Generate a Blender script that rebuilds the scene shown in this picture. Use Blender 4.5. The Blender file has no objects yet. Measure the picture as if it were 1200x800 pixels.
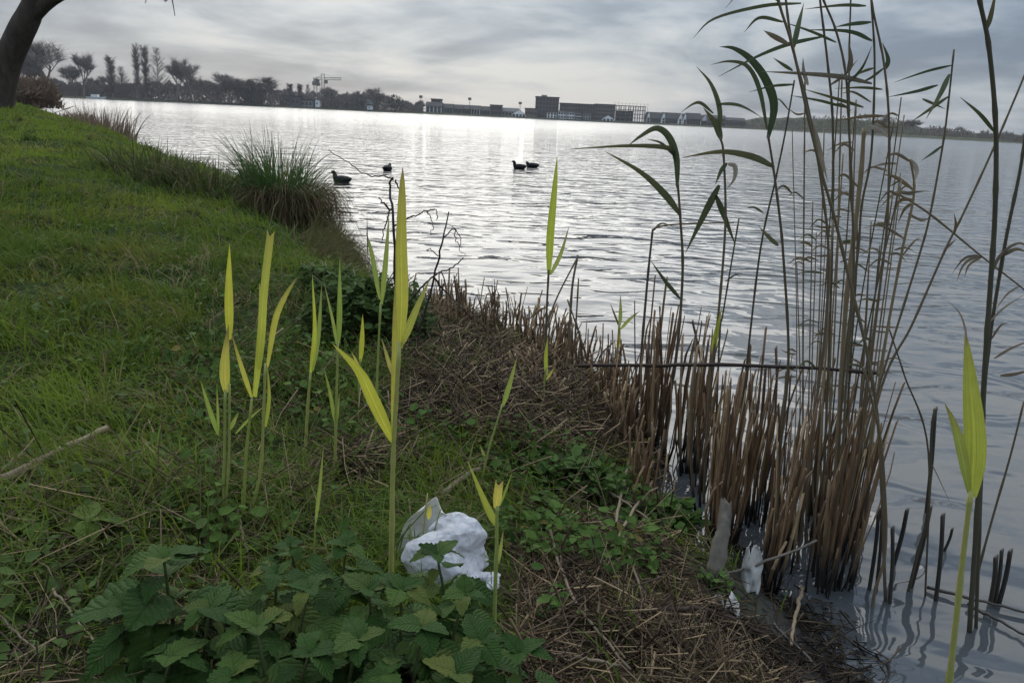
import bpy, bmesh, math, random
import numpy as np
from mathutils import Vector, Matrix
random.seed(7); rng = np.random.default_rng(11)
scene = bpy.context.scene
col = scene.collection

# ------------------------------------------------------------------ camera
F = 940.0; ROLL = math.radians(2.7); PITCH = math.radians(15.7); EYE = 1.2   # metres above the lake
EYEP = np.array([0.0, 0.0, EYE])
cp, sp = math.cos(PITCH), math.sin(PITCH); cr, sr = math.cos(ROLL), math.sin(ROLL)
fwd = np.array([0, cp, -sp]); up0 = np.array([0, sp, cp]); rt0 = np.array([1.0, 0, 0])
rt = cr * rt0 + sr * up0; up = -sr * rt0 + cr * up0
cam = bpy.data.cameras.new("camera"); cam_o = bpy.data.objects.new("camera", cam); col.objects.link(cam_o)
cam.sensor_width = 36; cam.lens = F / 1200 * 36; cam.clip_start = 0.02; cam.clip_end = 8000
cam_o.matrix_world = Matrix(((rt[0], up[0], -fwd[0], 0), (rt[1], up[1], -fwd[1], 0), (rt[2], up[2], -fwd[2], EYE), (0, 0, 0, 1)))
scene.camera = cam_o

# ------------------------------------------------------------------ world, sun, exposure
SUN_AZ, SUN_EL = math.radians(-17), math.radians(30)      # azimuth from straight ahead, to the left
sdir = (math.sin(SUN_AZ) * math.cos(SUN_EL), math.cos(SUN_AZ) * math.cos(SUN_EL), math.sin(SUN_EL))
w = bpy.data.worlds.new("World"); scene.world = w; w.use_nodes = True
nt = w.node_tree; nt.nodes.clear()
class NB:
    def __init__(s, nt): s.nt = nt
    def n(s, t, **k):
        x = s.nt.nodes.new(t)
        for a, b in k.items(): setattr(x, a, b)
        return x
    def put(s, sock, v):
        if isinstance(v, bpy.types.NodeSocket): s.nt.links.new(v, sock)
        else: sock.default_value = v
    def m(s, op, a, b=None, c=None, clamp=False):
        x = s.n('ShaderNodeMath', operation=op); x.use_clamp = clamp
        s.put(x.inputs[0], a)
        if b is not None: s.put(x.inputs[1], b)
        if c is not None: s.put(x.inputs[2], c)
        return x.outputs[0]
    def mix(s, f, a, b, blend='MIX'):
        x = s.n('ShaderNodeMix', data_type='RGBA', blend_type=blend); x.clamp_factor = True
        s.put(x.inputs[0], f); s.put(x.inputs[6], c4(a)); s.put(x.inputs[7], c4(b))
        return x.outputs[2]
    def noise(s, vec, scale, detail=4, rough=.5, dist=0):
        x = s.n('ShaderNodeTexNoise'); s.put(x.inputs['Vector'], vec)
        x.inputs['Scale'].default_value = scale; x.inputs['Detail'].default_value = detail
        x.inputs['Roughness'].default_value = rough; x.inputs['Distortion'].default_value = dist
        return x.outputs['Fac']
    def ramp(s, f, stops):
        x = s.n('ShaderNodeValToRGB'); s.put(x.inputs[0], f); e = x.color_ramp.elements
        while len(e) < len(stops): e.new(0.5)
        for k, (p, c) in enumerate(stops): e[k].position = p; e[k].color = c4(c)
        return x.outputs[0]
    def scale_vec(s, vec, sc):
        x = s.n('ShaderNodeMapping'); s.put(x.inputs['Vector'], vec); x.inputs['Scale'].default_value = sc
        return x.outputs[0]
def c4(c):
    if isinstance(c, bpy.types.NodeSocket): return c
    return (c[0], c[1], c[2], 1.0)
b = NB(nt)
tc = b.n('ShaderNodeTexCoord').outputs['Generated']
sep = b.n('ShaderNodeSeparateXYZ'); b.put(sep.inputs[0], tc)
X, Y, Z = sep.outputs
zz = b.m('MAXIMUM', Z, 0.0); den = b.m('ADD', zz, 0.16)
cmb = b.n('ShaderNodeCombineXYZ'); b.put(cmb.inputs[0], b.m('DIVIDE', X, den)); b.put(cmb.inputs[1], b.m('DIVIDE', Y, den)); cmb.inputs[2].default_value = 2.2   # cloud pattern
cv = cmb.outputs[0]
n1 = b.noise(cv, 0.62, 6, .55, .5); n2 = b.noise(b.scale_vec(cv, (1, 1.0, 1)), 2.2, 5, .55, .2)
nn = b.m('ADD', b.m('MULTIPLY', n1, .74), b.m('MULTIPLY', n2, .26))
cloud = b.ramp(nn, [(.40, (.085, .113, .160)), (.465, (.145, .178, .225)), (.52, (.240, .270, .306)), (.61, (.375, .385, .39))])
dt = b.n('ShaderNodeVectorMath', operation='DOT_PRODUCT'); b.put(dt.inputs[0], tc); dt.inputs[1].default_value = sdir
dpos = b.m('MAXIMUM', dt.outputs['Value'], 0.0)
glow = b.m('ADD', b.m('MULTIPLY', b.m('POWER', dpos, 6.0), .11), b.m('MULTIPLY', b.m('POWER', dpos, 22.0), .06))
gmod = b.m('MULTIPLY', glow, b.m('ADD', b.m('MULTIPLY', nn, 1.6), .2))
gcol = b.mix(1.0, (1.0, .95, .84), gmod, 'MULTIPLY')
csum = b.mix(1.0, b.mix(1.0, cloud, b.m('ADD', b.m('MULTIPLY', b.m('POWER', zz, 1.7), 4.8), .88), 'MULTIPLY'), gcol, 'ADD')
sky = b.n('ShaderNodeTexSky', sky_type='NISHITA'); sky.sun_disc = False
sky.sun_elevation = SUN_EL; sky.sun_rotation = SUN_AZ      # +Y is straight ahead
k10 = b.mix(1.0, csum, (10, 10, 10), 'MULTIPLY')
fin = b.mix(.93, sky.outputs[0], k10)
bg = b.n('ShaderNodeBackground'); b.put(bg.inputs[0], fin); bg.inputs[1].default_value = 0.1
nt.links.new(bg.outputs[0], b.n('ShaderNodeOutputWorld').inputs[0])
sun = bpy.data.lights.new("sun", 'SUN'); sun.energy = 0.95; sun.angle = math.radians(70); sun.color = (1.0, .95, .86)
sun_o = bpy.data.objects.new("sun", sun); col.objects.link(sun_o)
sun_o.rotation_euler = Vector(sdir).to_track_quat('Z', 'Y').to_euler()
scene.view_settings.view_transform = 'Standard'; scene.view_settings.look = 'None'
scene.view_settings.exposure = 0.7; scene.view_settings.gamma = 1.0
scene.view_settings.use_curve_mapping = False
scene.render.engine = 'CYCLES'
scene.cycles.max_bounces = 6; scene.cycles.transparent_max_bounces = 6; scene.cycles.use_denoising = True
scene.cycles.caustics_reflective = False; scene.cycles.caustics_refractive = False
scene.cycles.sample_clamp_indirect = 4.0

# ------------------------------------------------------------------ maths helpers
def ray(px, py): return fwd + rt * ((px - 600) / F) + up * ((400 - py) / F)
def at(px, py, y):                      # the point at depth y that lies in the direction of a picture position
    d = ray(px, py); return EYEP + d * (y / d[1])
def water(px, py, z=0.0):
    d = ray(px, py); return EYEP + d * ((z - EYE) / d[2])
def project(P):
    v = P - EYEP; c = v @ fwd; c = np.where(c < .05, .05, c)
    return 600 + F * (v @ rt) / c, 400 - F * (v @ up) / c
def hash2(i, j, s):
    h = (i.astype(np.int64) * 374761393 + j.astype(np.int64) * 668265263 + s * 974634777) & 0x7fffffff
    h = ((h ^ (h >> 13)) * 1274126177) & 0x7fffffff
    return ((h ^ (h >> 16)) & 0xffff) / 65535.0
def vnoise(x, y, s=0):
    x = np.asarray(x, float); y = np.asarray(y, float)
    i = np.floor(x); j = np.floor(y); u = x - i; v = y - j; u = u * u * (3 - 2 * u); v = v * v * (3 - 2 * v)
    a = hash2(i, j, s); b_ = hash2(i + 1, j, s); c = hash2(i, j + 1, s); d = hash2(i + 1, j + 1, s)
    return (a * (1 - u) + b_ * u) * (1 - v) + (c * (1 - u) + d * u) * v
def fbm(x, y, s=0, o=3):
    t = 0; a = .5; tot = 0
    for k in range(o): t = t + a * vnoise(x * 2**k, y * 2**k, s + k * 17); tot += a; a *= .5
    return t / tot
def inpoly(px, py, poly):
    px = np.asarray(px); py = np.asarray(py); r = np.zeros(px.shape, bool); n = len(poly)
    for k in range(n):
        x1, y1 = poly[k]; x2, y2 = poly[(k + 1) % n]
        if y1 == y2: continue
        c = ((y1 > py) != (y2 > py)) & (px < (x2 - x1) * (py - y1) / (y2 - y1) + x1)
        r ^= c
    return r

SHORE = np.array([(1.9, -14), (1.25, -4), (.95, .4), (.82, 1.45), (.78, 1.74), (.70, 1.95), (.60, 2.12), (.56, 2.4), (.54, 3.0), (.36, 3.6), (0.0, 4.15),
    (-.5, 4.5), (-1.0, 5.1), (-1.27, 5.9), (-1.5, 6.7), (-2.15, 8.2), (-3.05, 9.6), (-4.6, 11.8), (-5.9, 13.4), (-8.2, 17), (-11.2, 21.6),
    (-14, 26), (-18, 31), (-30, 38), (-60, 43), (-130, 47)])
def shore_sd(x, y):                     # metres inland (+) or out over the lake (-)
    x = np.asarray(x, float); y = np.asarray(y, float); best = np.full(x.shape, 1e9); sg = np.ones(x.shape)
    for k in range(len(SHORE) - 1):
        a = SHORE[k]; d = SHORE[k + 1] - a; L = d @ d
        t = np.clip(((x - a[0]) * d[0] + (y - a[1]) * d[1]) / L, 0, 1)
        ex = x - a[0] - t * d[0]; ey = y - a[1] - t * d[1]; q = ex * ex + ey * ey
        s = np.where(d[0] * ey - d[1] * ex > 0, 1.0, -1.0); m = q < best
        best = np.where(m, q, best); sg = np.where(m, s, sg)
    return np.sqrt(best) * sg
def terrain(x, y):
    x = np.asarray(x, float); y = np.asarray(y, float)
    wob = (fbm(x * 1.7, y * 1.7, 5) - .5) * .25 + (fbm(x * 6, y * 6, 9, 2) - .5) * .10
    d = shore_sd(x, y) + wob * np.clip(1 + (y - 3) * .1, .6, 2)
    A = .34 + .70 * np.clip((y - 2.0) / 10, 0, 1) ** .8 + .05 * np.clip(-x - 8, 0, 6) / 6
    dd = np.clip(d, 0, None)
    lip = .02 + .10 * np.clip((y - 2.2) / 2.0, 0, 1)
    z = lip * np.clip(dd / .12, 0, 1) + (A - lip) * (1 - np.exp(-dd / (.85 + .25 * np.clip((y - 2) / 6, 0, 1))))
    z += ((fbm(x * 2.3, y * 2.3, 3) - .5) * .10 + (fbm(x * 7, y * 7, 4, 2) - .5) * .045) * np.clip(dd / .6, .1, 1)
    return np.where(d > 0, z, np.maximum(d * .55, -.9))
def tz(x, y): return float(terrain(np.array([x]), np.array([y]))[0])
def ground(px, py):                     # where a line of sight meets the bank or the lake
    d = ray(px, py); t = np.linspace(.6, 60, 6000); P = EYEP + d[None] * t[:, None]
    h = np.maximum(terrain(P[:, 0], P[:, 1]), 0.0); k = np.argmax(P[:, 2] < h)
    p = P[k].copy(); p[2] = h[k]; return p

# ------------------------------------------------------------------ mesh helpers
class MB:
    def __init__(s): s.v = []; s.f = []; s.c = []
    def add(s, vs, fs, c=None):
        o = len(s.v); s.v.extend([tuple(map(float, q)) for q in vs]); s.f.extend([tuple(i + o for i in q) for q in fs])
        if c is not None: s.c.extend([c] * len(vs))
    def box(s, x0, x1, y0, y1, z0, z1):
        s.add([(x0, y0, z0), (x1, y0, z0), (x1, y1, z0), (x0, y1, z0), (x0, y0, z1), (x1, y0, z1), (x1, y1, z1), (x0, y1, z1)],
              [(0, 3, 2, 1), (4, 5, 6, 7), (0, 1, 5, 4), (1, 2, 6, 5), (2, 3, 7, 6), (3, 0, 4, 7)])
    def tube(s, pts, rad, n=6, c=None, cap=True):
        pts = np.asarray(pts, float); m = len(pts); rad = np.broadcast_to(rad, (m,))
        T = np.gradient(pts, axis=0); T /= np.linalg.norm(T, axis=1)[:, None] + 1e-12
        ref = np.array([.31, .87, .12]) if abs(T[0][1]) < .8 else np.array([.9, .1, .3])
        vs = []; 
        for k in range(m):
            a = np.cross(T[k], ref); a /= np.linalg.norm(a); bb = np.cross(T[k], a)
            for j in range(n):
                t = 2 * math.pi * j / n; vs.append(pts[k] + rad[k] * (a * math.cos(t) + bb * math.sin(t)))
        fs = [(k * n + j, k * n + (j + 1) % n, (k + 1) * n + (j + 1) % n, (k + 1) * n + j) for k in range(m - 1) for j in range(n)]
        if cap: fs += [tuple(range(n))[::-1], tuple((m - 1) * n + j for j in range(n))]
        s.add(vs, fs, c)
    def ribbon(s, pts, wid, roll=0.3, fold=.25, view=None, c=None, notch=False):
        pts = np.asarray(pts, float); m = len(pts)
        T = np.gradient(pts, axis=0); T /= np.linalg.norm(T, axis=1)[:, None] + 1e-12
        vs = []
        for k in range(m):
            vd = (pts[k] - EYEP) if view is None else np.asarray(view, float)
            W = np.cross(T[k], vd); W /= np.linalg.norm(W) + 1e-12; N = np.cross(W, T[k])
            W2 = W * math.cos(roll) + N * math.sin(roll); N2 = np.cross(W2, T[k]); h = wid[k] / 2
            vs += [pts[k] - W2 * h + N2 * h * fold, pts[k], pts[k] + W2 * h + N2 * h * fold]
        if notch: vs[-2] = pts[-1] - T[-1] * wid[-1] * .9
        fs = []
        for k in range(m - 1):
            o = 3 * k; fs += [(o, o + 1, o + 4, o + 3), (o + 1, o + 2, o + 5, o + 4)]
        s.add(vs, fs)
        for k in range(m):
            for q in (0.0, .5, 1.0): s.c.append((q, k / (m - 1), 0.0))
    def mesh(s, name, mat, smooth=True):
        me = bpy.data.meshes.new(name); me.from_pydata(s.v, [], s.f); me.update()
        if s.c:
            at_ = me.color_attributes.new("col", 'FLOAT_COLOR', 'POINT')
            at_.data.foreach_set("color", np.array([(q[0], q[1], q[2], 1) for q in s.c], np.float32).ravel())
        if mat: me.materials.append(mat)
        if smooth: me.polygons.foreach_set("use_smooth", [True] * len(me.polygons))
        return me
    def build(s, name, mat, parent=None, smooth=True): return obj(name, s.mesh(name, mat, smooth), parent)
def obj(name, me, parent=None):
    o = bpy.data.objects.new(name, me); col.objects.link(o)
    if parent is not None: o.parent = parent; o.matrix_parent_inverse = Matrix.Translation(-parent.location) if parent.type == 'EMPTY' else Matrix()
    return o
def tag(o, label=None, cat=None, group=None, kind=None):
    if label: o['label'] = label
    if cat: o['category'] = cat
    if group: o['group'] = group
    if kind: o['kind'] = kind
    return o
def thing(name, loc, label, cat, group=None):
    o = bpy.data.objects.new(name, None); col.objects.link(o); o.location = tuple(map(float, loc)); o.empty_display_size = .05
    return tag(o, label, cat, group)
def tri_mesh(name, V, T, mat, C=None, smooth=False):       # big numpy meshes
    me = bpy.data.meshes.new(name); nv, nf = len(V), len(T)
    me.vertices.add(nv); me.vertices.foreach_set("co", V.astype(np.float32).ravel())
    me.loops.add(nf * 3); me.loops.foreach_set("vertex_index", T.astype(np.int32).ravel())
    me.polygons.add(nf); me.polygons.foreach_set("loop_start", np.arange(0, nf * 3, 3, dtype=np.int32))
    if smooth: me.polygons.foreach_set("use_smooth", np.ones(nf, bool))
    me.update(calc_edges=True)
    if C is not None:
        a = me.color_attributes.new("col", 'FLOAT_COLOR', 'POINT')
        a.data.foreach_set("color", np.concatenate([C, np.ones((nv, 1))], 1).astype(np.float32).ravel())
    if mat: me.materials.append(mat)
    me.validate()
    return me
def spline(pts, n=10):                  # Catmull-Rom through the points
    p = np.asarray(pts, float)
    if len(p) == 2: return p[0] + (p[1] - p[0]) * np.linspace(0, 1, n)[:, None]
    q = np.vstack([2 * p[0] - p[1], p, 2 * p[-1] - p[-2]]); m = len(p) - 1; out = []
    for t in np.linspace(0, m - 1e-9, n):
        k = int(t); u = t - k; a, b_, c, d = q[k:k + 4]
        out.append(.5 * (2 * b_ + (c - a) * u + (2 * a - 5 * b_ + 4 * c - d) * u * u + (3 * b_ - a - 3 * c + d) * u**3))
    return np.array(out)

# ------------------------------------------------------------------ materials
MAT = {}
def new_mat(name):
    m = bpy.data.materials.new(name); m.use_nodes = True; m.node_tree.nodes.clear(); MAT[name] = m
    b = NB(m.node_tree); out = b.n('ShaderNodeOutputMaterial'); return m, b, out
def pbr(b, base, rough=.7, spec=.3, bump=None, bstr=.3, bdist=.01, **k):
    p = b.n('ShaderNodeBsdfPrincipled'); b.put(p.inputs['Base Color'], c4(base)); b.put(p.inputs['Roughness'], rough)
    p.inputs['Specular IOR Level'].default_value = spec
    for q, v in k.items(): p.inputs[q].default_value = v
    if bump is not None:
        bn = b.n('ShaderNodeBump'); bn.inputs['Strength'].default_value = bstr; bn.inputs['Distance'].default_value = bdist
        b.put(bn.inputs['Height'], bump); b.put(p.inputs['Normal'], bn.outputs[0])
    return p
def leafy(name, cols, trans=.35, rough=.5, spec=.25, attr=False, nscale=25, var=.25, tcol=None, stripes=False):
    m, b, out = new_mat(name)
    if attr:
        a = b.n('ShaderNodeAttribute'); a.attribute_name = "col"; c = a.outputs['Color']
    else:
        oi = b.n('ShaderNodeObjectInfo').outputs['Random']
        c = b.ramp(oi, [(i / max(1, len(cols) - 1), q) for i, q in enumerate(cols)])
    g = b.n('ShaderNodeNewGeometry').outputs['Position']
    nz = b.noise(g, nscale, 4, .6)
    f = b.m('ADD', b.m('MULTIPLY', nz, 2 * var), 1 - var)
    c = b.mix(1.0, c, f, 'MULTIPLY')
    bump = nz
    if stripes:                          # parallel veins, pale base and dry tip of a blade
        a = b.n('ShaderNodeAttribute'); a.attribute_name = "col"; vein = b.noise(b.scale_vec(a.outputs['Vector'], (16, .9, 1)), 1, 3, .7)
        sx_ = b.n('ShaderNodeSeparateXYZ'); b.put(sx_.inputs[0], a.outputs['Vector'])
        c = b.mix(1.0, c, b.m('ADD', b.m('MULTIPLY', vein, 1.3), .38), 'MULTIPLY')
        rib = b.m('LESS_THAN', b.m('ABSOLUTE', b.m('SUBTRACT', sx_.outputs[0], .5)), .06)
        c = b.mix(b.m('MULTIPLY', rib, .35), c, b.mix(1.0, c, (1.5, 1.45, 1.5), 'MULTIPLY'))
        tipf = b.m('MULTIPLY', b.m('POWER', sx_.outputs[1], 3.0), b.m('ADD', oi, .1), clamp=True)
        c = b.mix(tipf, c, (.20, .15, .07)); bump = vein
    p = pbr(b, c, rough, spec, bump, .25, .004)
    t = b.n('ShaderNodeBsdfTranslucent'); b.put(t.inputs[0], c if tcol is None else b.mix(1.0, c, tcol, 'MULTIPLY'))
    mx = b.n('ShaderNodeMixShader'); mx.inputs[0].default_value = trans
    m.node_tree.links.new(p.outputs[0], mx.inputs[1]); m.node_tree.links.new(t.outputs[0], mx.inputs[2]); m.node_tree.links.new(mx.outputs[0], out.inputs[0])
    return m
def solid(name, cols, rough=.7, spec=.3, nscale=20, var=.3, bdist=.01, stretch=None):
    m, b, out = new_mat(name)
    oi = b.n('ShaderNodeObjectInfo').outputs['Random']
    c = b.ramp(oi, [(i / max(1, len(cols) - 1), q) for i, q in enumerate(cols)]) if len(cols) > 1 else cols[0]
    v = b.n('ShaderNodeNewGeometry').outputs['Position']
    if stretch: v = b.scale_vec(v, stretch)
    nz = b.noise(v, nscale, 5, .6)
    c = b.mix(1.0, c, b.m('ADD', b.m('MULTIPLY', nz, 2 * var), 1 - var), 'MULTIPLY')
    p = pbr(b, c, rough, spec, nz, .5, bdist); m.node_tree.links.new(p.outputs[0], out.inputs[0])
    return m
leafy('grass', None, .38, .7, .06, attr=True, nscale=3, var=.15)
leafy('ground_leaf', None, .30, .65, .05, attr=True, nscale=60, var=.2)
solid_attr = leafy('straw', None, .10, .65, .2, attr=True, nscale=120, var=.25)
leafy('yellow_leaf', [(.46, .45, .055), (.36, .42, .055), (.52, .45, .09), (.40, .40, .06)], .55, .45, .3, nscale=40, var=.18, stripes=True)
leafy('pale_green_leaf', [(.24, .32, .06), (.34, .38, .09)], .5, .5, .3, nscale=40, var=.2, stripes=True)
leafy('reed_leaf', [(.050, .070, .036), (.075, .090, .042), (.095, .095, .048)], .25, .55, .12, nscale=40, var=.25, stripes=True)
leafy('dry_leaf', [(.13, .10, .065), (.18, .13, .075), (.10, .085, .06), (.22, .17, .11)], .2, .65, .2, nscale=60, var=.3, stripes=True)
leafy('pale_dry_leaf', [(.34, .31, .26), (.28, .24, .18)], .2, .65, .2, nscale=60, var=.25)
def stubble_mat():
    m, b, out = new_mat('stubble')
    oi = b.n('ShaderNodeObjectInfo').outputs['Random']
    cols = [(.058, .034, .021), (.145, .085, .043), (.235, .150, .078), (.085, .052, .031), (.12, .072, .038), (.34, .24, .13), (.05, .036, .026)]
    c = b.ramp(oi, [(i / 6, q) for i, q in enumerate(cols)])
    g = b.n('ShaderNodeNewGeometry').outputs['Position']; nz = b.noise(b.scale_vec(g, (1, 1, .12)), 90, 5, .65); n2 = b.noise(g, 14, 3)
    c = b.mix(1.0, c, b.m('ADD', b.m('MULTIPLY', nz, 1.1), .45), 'MULTIPLY')
    sx_ = b.n('ShaderNodeSeparateXYZ'); b.put(sx_.inputs[0], g)
    wet = b.m('SUBTRACT', 1.0, b.m('DIVIDE', b.m('SUBTRACT', sx_.outputs[2], b.m('MULTIPLY', n2, .12)), .08, clamp=True), clamp=True)
    c = b.mix(wet, c, (.022, .019, .016))                     # soaked below the splash line
    p = pbr(b, c, .65, .25, nz, .5, .002); m.node_tree.links.new(p.outputs[0], out.inputs[0])
leafy('nettle_stem', [(.07, .10, .035), (.09, .09, .04)], .1, .6, .2)
solid('green_stem', [(.26, .29, .07), (.21, .26, .065), (.32, .31, .09)], .5, .3, 60, .25, .001)
solid('reed_stem', [(.10, .080, .052), (.15, .115, .070), (.075, .068, .045), (.19, .145, .088)], .6, .15, 60, .3, .001, (1, 1, .15))
solid('tan_stem', [(.20, .15, .085), (.25, .19, .11), (.15, .115, .07)], .55, .3, 60, .3, .001, (1, 1, .15))
stubble_mat()
solid('wet_stub', [(.035, .03, .025), (.05, .042, .032)], .45, .4, 90, .3, .002)
solid('hut_door', [(.10, .08, .07)], .7, .2)
solid('dead_stalk', [(.17, .125, .08), (.22, .17, .11), (.13, .10, .065)], .7, .2, 80, .35, .002)
solid('dark_twig', [(.035, .024, .02), (.05, .033, .026)], .75, .2, 80, .3, .002)
solid('bark', [(.070, .058, .048)], .9, .1, 16, .75, .06, (1, 1, .22))
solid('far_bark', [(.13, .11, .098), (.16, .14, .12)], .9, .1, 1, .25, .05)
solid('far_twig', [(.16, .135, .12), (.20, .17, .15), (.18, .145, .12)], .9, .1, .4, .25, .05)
solid('far_evergreen', [(.03, .04, .025), (.045, .045, .03)], .9, .1, 1, .3, .05)
solid('coot_black', [(.008, .008, .009)], .6, .15, 60, .3, .002)
solid('coot_bill', [(.8, .77, .72)], .5, .3, 60, .1, .001)
solid('log_pale', [(.12, .105, .085)], .9, .1, 40, .7, .004, (1, 1, .3))

# ------------------------------------------------------------------ the lake
m, b, out = new_mat('lake_water')
g = b.n('ShaderNodeNewGeometry').outputs['Position']
v1 = b.scale_vec(g, (.8, 1.4, 1)); v2 = b.scale_vec(g, (2.2, 3.4, 1)); v3 = b.scale_vec(g, (9, 13, 1)); v0 = b.scale_vec(g, (.05, .11, 1))
gust = b.m('ADD', b.m('MULTIPLY', b.noise(v0, 1, 3), 1.5), .25)
h = b.m('ADD', b.m('ADD', b.m('MULTIPLY', b.noise(v1, 1, 1, .4, .4), .075), b.m('MULTIPLY', b.noise(v2, 1, 1.2, .4, .9), .056)), b.m('MULTIPLY', b.noise(v3, 1, 1, .4, .5), .0040))
sepw = b.n('ShaderNodeSeparateXYZ'); b.put(sepw.inputs[0], g)
shel = b.m('ADD', b.m('MULTIPLY', b.m('DIVIDE', b.m('SUBTRACT', sepw.outputs[1], 1.0), 40.0, clamp=True), .8), .72)
h = b.m('MULTIPLY', b.m('MULTIPLY', h, gust), shel)
wr = b.m('ADD', b.m('MULTIPLY', b.m('DIVIDE', b.m('SUBTRACT', sepw.outputs[1], 8.0), 110.0, clamp=True), .13), .03)   # unresolved ripples widen the reflection
p = pbr(b, (.058, .063, .065), wr, .5, h, 1.0, 1.0, IOR=1.45)
m.node_tree.links.new(p.outputs[0], out.inputs[0])
mb = MB(); R = 4200
mb.add([(-R, -R, 0), (R, -R, 0), (R, R, 0), (-R, R, 0)], [(0, 1, 2, 3)])
tag(mb.build('lake', MAT['lake_water']), 'wide grey lake with wind ripples and silver sky reflections', kind='structure')

# ------------------------------------------------------------------ the near bank
def axis(lo, a, b_, hi, step, grow):
    mid = list(np.arange(a, b_, step)); L = []; q = a; s_ = step
    while q > lo: s_ *= grow; q -= s_; L.append(q)
    Rr = []; q = mid[-1]; s_ = step
    while q < hi: s_ *= grow; q += s_; Rr.append(q)
    return np.array(L[::-1] + mid + Rr)
xs = axis(-140, -2.2, 1.5, 9, .032, 1.045); ys = axis(-16, .6, 4.8, 60, .034, 1.03)
GX, GY = np.meshgrid(xs, ys); gx, gy = GX.ravel(), GY.ravel(); gz = terrain(gx, gy)
nx, ny = len(xs), len(ys); idx = np.arange(nx * ny).reshape(ny, nx)
a0, a1, a2, a3 = idx[:-1, :-1].ravel(), idx[:-1, 1:].ravel(), idx[1:, 1:].ravel(), idx[1:, :-1].ravel()
TT = np.vstack([np.stack([a0, a1, a2], 1), np.stack([a0, a2, a3], 1)])
STRAW = [(585, 650), (640, 615), (705, 600), (800, 665), (860, 700), (1010, 830), (600, 860), (575, 760)]
MATTED = [(430, 430), (500, 372), (600, 392), (720, 440), (770, 520), (740, 565), (640, 545), (560, 520), (470, 520), (440, 600), (420, 560), (470, 470)]
IVY = [(470, 500), (560, 500), (640, 530), (720, 545), (800, 560), (830, 640), (800, 690), (740, 640), (640, 620), (580, 640), (560, 570), (500, 560)]
LEAFY = [(240, 420), (330, 330), (430, 330), (460, 480), (450, 640), (300, 680), (200, 640), (170, 520)]
TANGLE = [(-200, 520), (120, 530), (300, 600), (330, 900), (-300, 900)]
PPX, PPY = project(np.stack([gx, gy, gz], 1))
front = gy > .3
sd = shore_sd(gx, gy)
MUD = [(815, 700), (850, 660), (1000, 600), (1020, 830), (900, 850), (860, 770)]
mudw = np.clip(1 - (sd - .10) / .20, 0, 1) * (gy < 3.4) + np.clip(1 - sd / .12, 0, 1) * (gy >= 3.4)
brown = (inpoly(PPX, PPY, STRAW) | inpoly(PPX, PPY, MATTED)) & front
mix_b = np.clip(brown * .9 + (fbm(gx * 2, gy * 2, 31) - .55) * 2.0 * (gy < 6), 0, 1)[:, None]
soil = np.array([.028, .040, .014]) * (1 - mix_b) + np.array([.060, .042, .026]) * mix_b
soil = soil * (1 - mudw[:, None]) + np.array([.024, .021, .018]) * mudw[:, None]
m, b, out = new_mat('bank_soil')
a = b.n('ShaderNodeAttribute'); a.attribute_name = "col"
g = b.n('ShaderNodeNewGeometry').outputs['Position']
nz = b.noise(g, 30, 6, .65); c = b.mix(1.0, a.outputs['Color'], b.m('ADD', b.m('MULTIPLY', nz, 1.4), .3), 'MULTIPLY')
aw = b.n('ShaderNodeAttribute'); aw.attribute_name = "wet"
p = pbr(b, c, b.m('SUBTRACT', .95, b.m('MULTIPLY', aw.outputs['Fac'], .6)), .05, nz, .8, .02); b.put(p.inputs['Specular IOR Level'], b.m('ADD', b.m('MULTIPLY', aw.outputs['Fac'], .4), .03)); m.node_tree.links.new(p.outputs[0], out.inputs[0])
bme = tri_mesh('bank', np.stack([gx, gy, gz], 1), TT, m, soil, True); bme.attributes.new("wet", 'FLOAT', 'POINT').data.foreach_set("value", mudw.astype(np.float32))
tag(obj('bank', bme), 'low green bank sloping down to the lake', kind='structure')

# ------------------------------------------------------------------ grass (nobody could count it)
def blades(P, H, Wd, az, lean, C, curl=.6, levels=3):
    n = len(P); d = np.stack([np.cos(az), np.sin(az), np.zeros(n)], 1); s = np.stack([-np.sin(az), np.cos(az), np.zeros(n)], 1)
    fa = rng.uniform(0, math.pi, n); s = s * np.cos(fa)[:, None] + d * np.sin(fa)[:, None]
    V = []; Cc = []
    for k in range(levels + 1):
        t = k / levels; ang = lean * (1 - curl + 2 * curl * t)
        q = P + (d * np.sin(ang)[:, None] + np.array([0, 0, 1.]) * np.cos(ang)[:, None]) * (H * t)[:, None]
        wk = Wd * (1 - t ** 1.6) * .5
        sh = C * (1.12 if k == levels else 1)
        if k < levels: V += [q - s * wk[:, None], q + s * wk[:, None]]; Cc += [sh, sh]
        else: V.append(q); Cc.append(sh)
    nv = 2 * levels + 1; V = np.stack(V, 1).reshape(-1, 3); Cc = np.stack(Cc, 1).reshape(-1, 3)
    T = []
    for k in range(levels - 1): T += [(2 * k, 2 * k + 1, 2 * k + 3), (2 * k, 2 * k + 3, 2 * k + 2)]
    T.append((2 * levels - 2, 2 * levels - 1, 2 * levels))
    T = (np.array(T)[None] + (np.arange(n) * nv)[:, None, None]).reshape(-1, 3)
    return V, T, Cc
def lerp(a, b_, t): return np.asarray(a)[None] * (1 - t[:, None]) + np.asarray(b_)[None] * t[:, None]
N = 330000
r = np.exp(rng.uniform(0, 1, N)) # placeholder, replaced below
rr = np.linspace(.9, 40, 4000); pdf = rr / (1 + (rr / 3.2) ** 2); cdf = np.cumsum(pdf); cdf /= cdf[-1]
r = np.interp(rng.uniform(0, 1, N), cdf, rr); th = np.radians(rng.uniform(-52, 22, N))
x = r * np.sin(th); y = r * np.cos(th); sdv = shore_sd(x, y)
keep = (sdv > .04) & (y > .55); x, y, r, sdv = x[keep], y[keep], r[keep], sdv[keep]
z = terrain(x, y); px, py = project(np.stack([x, y, z], 1))
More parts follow.
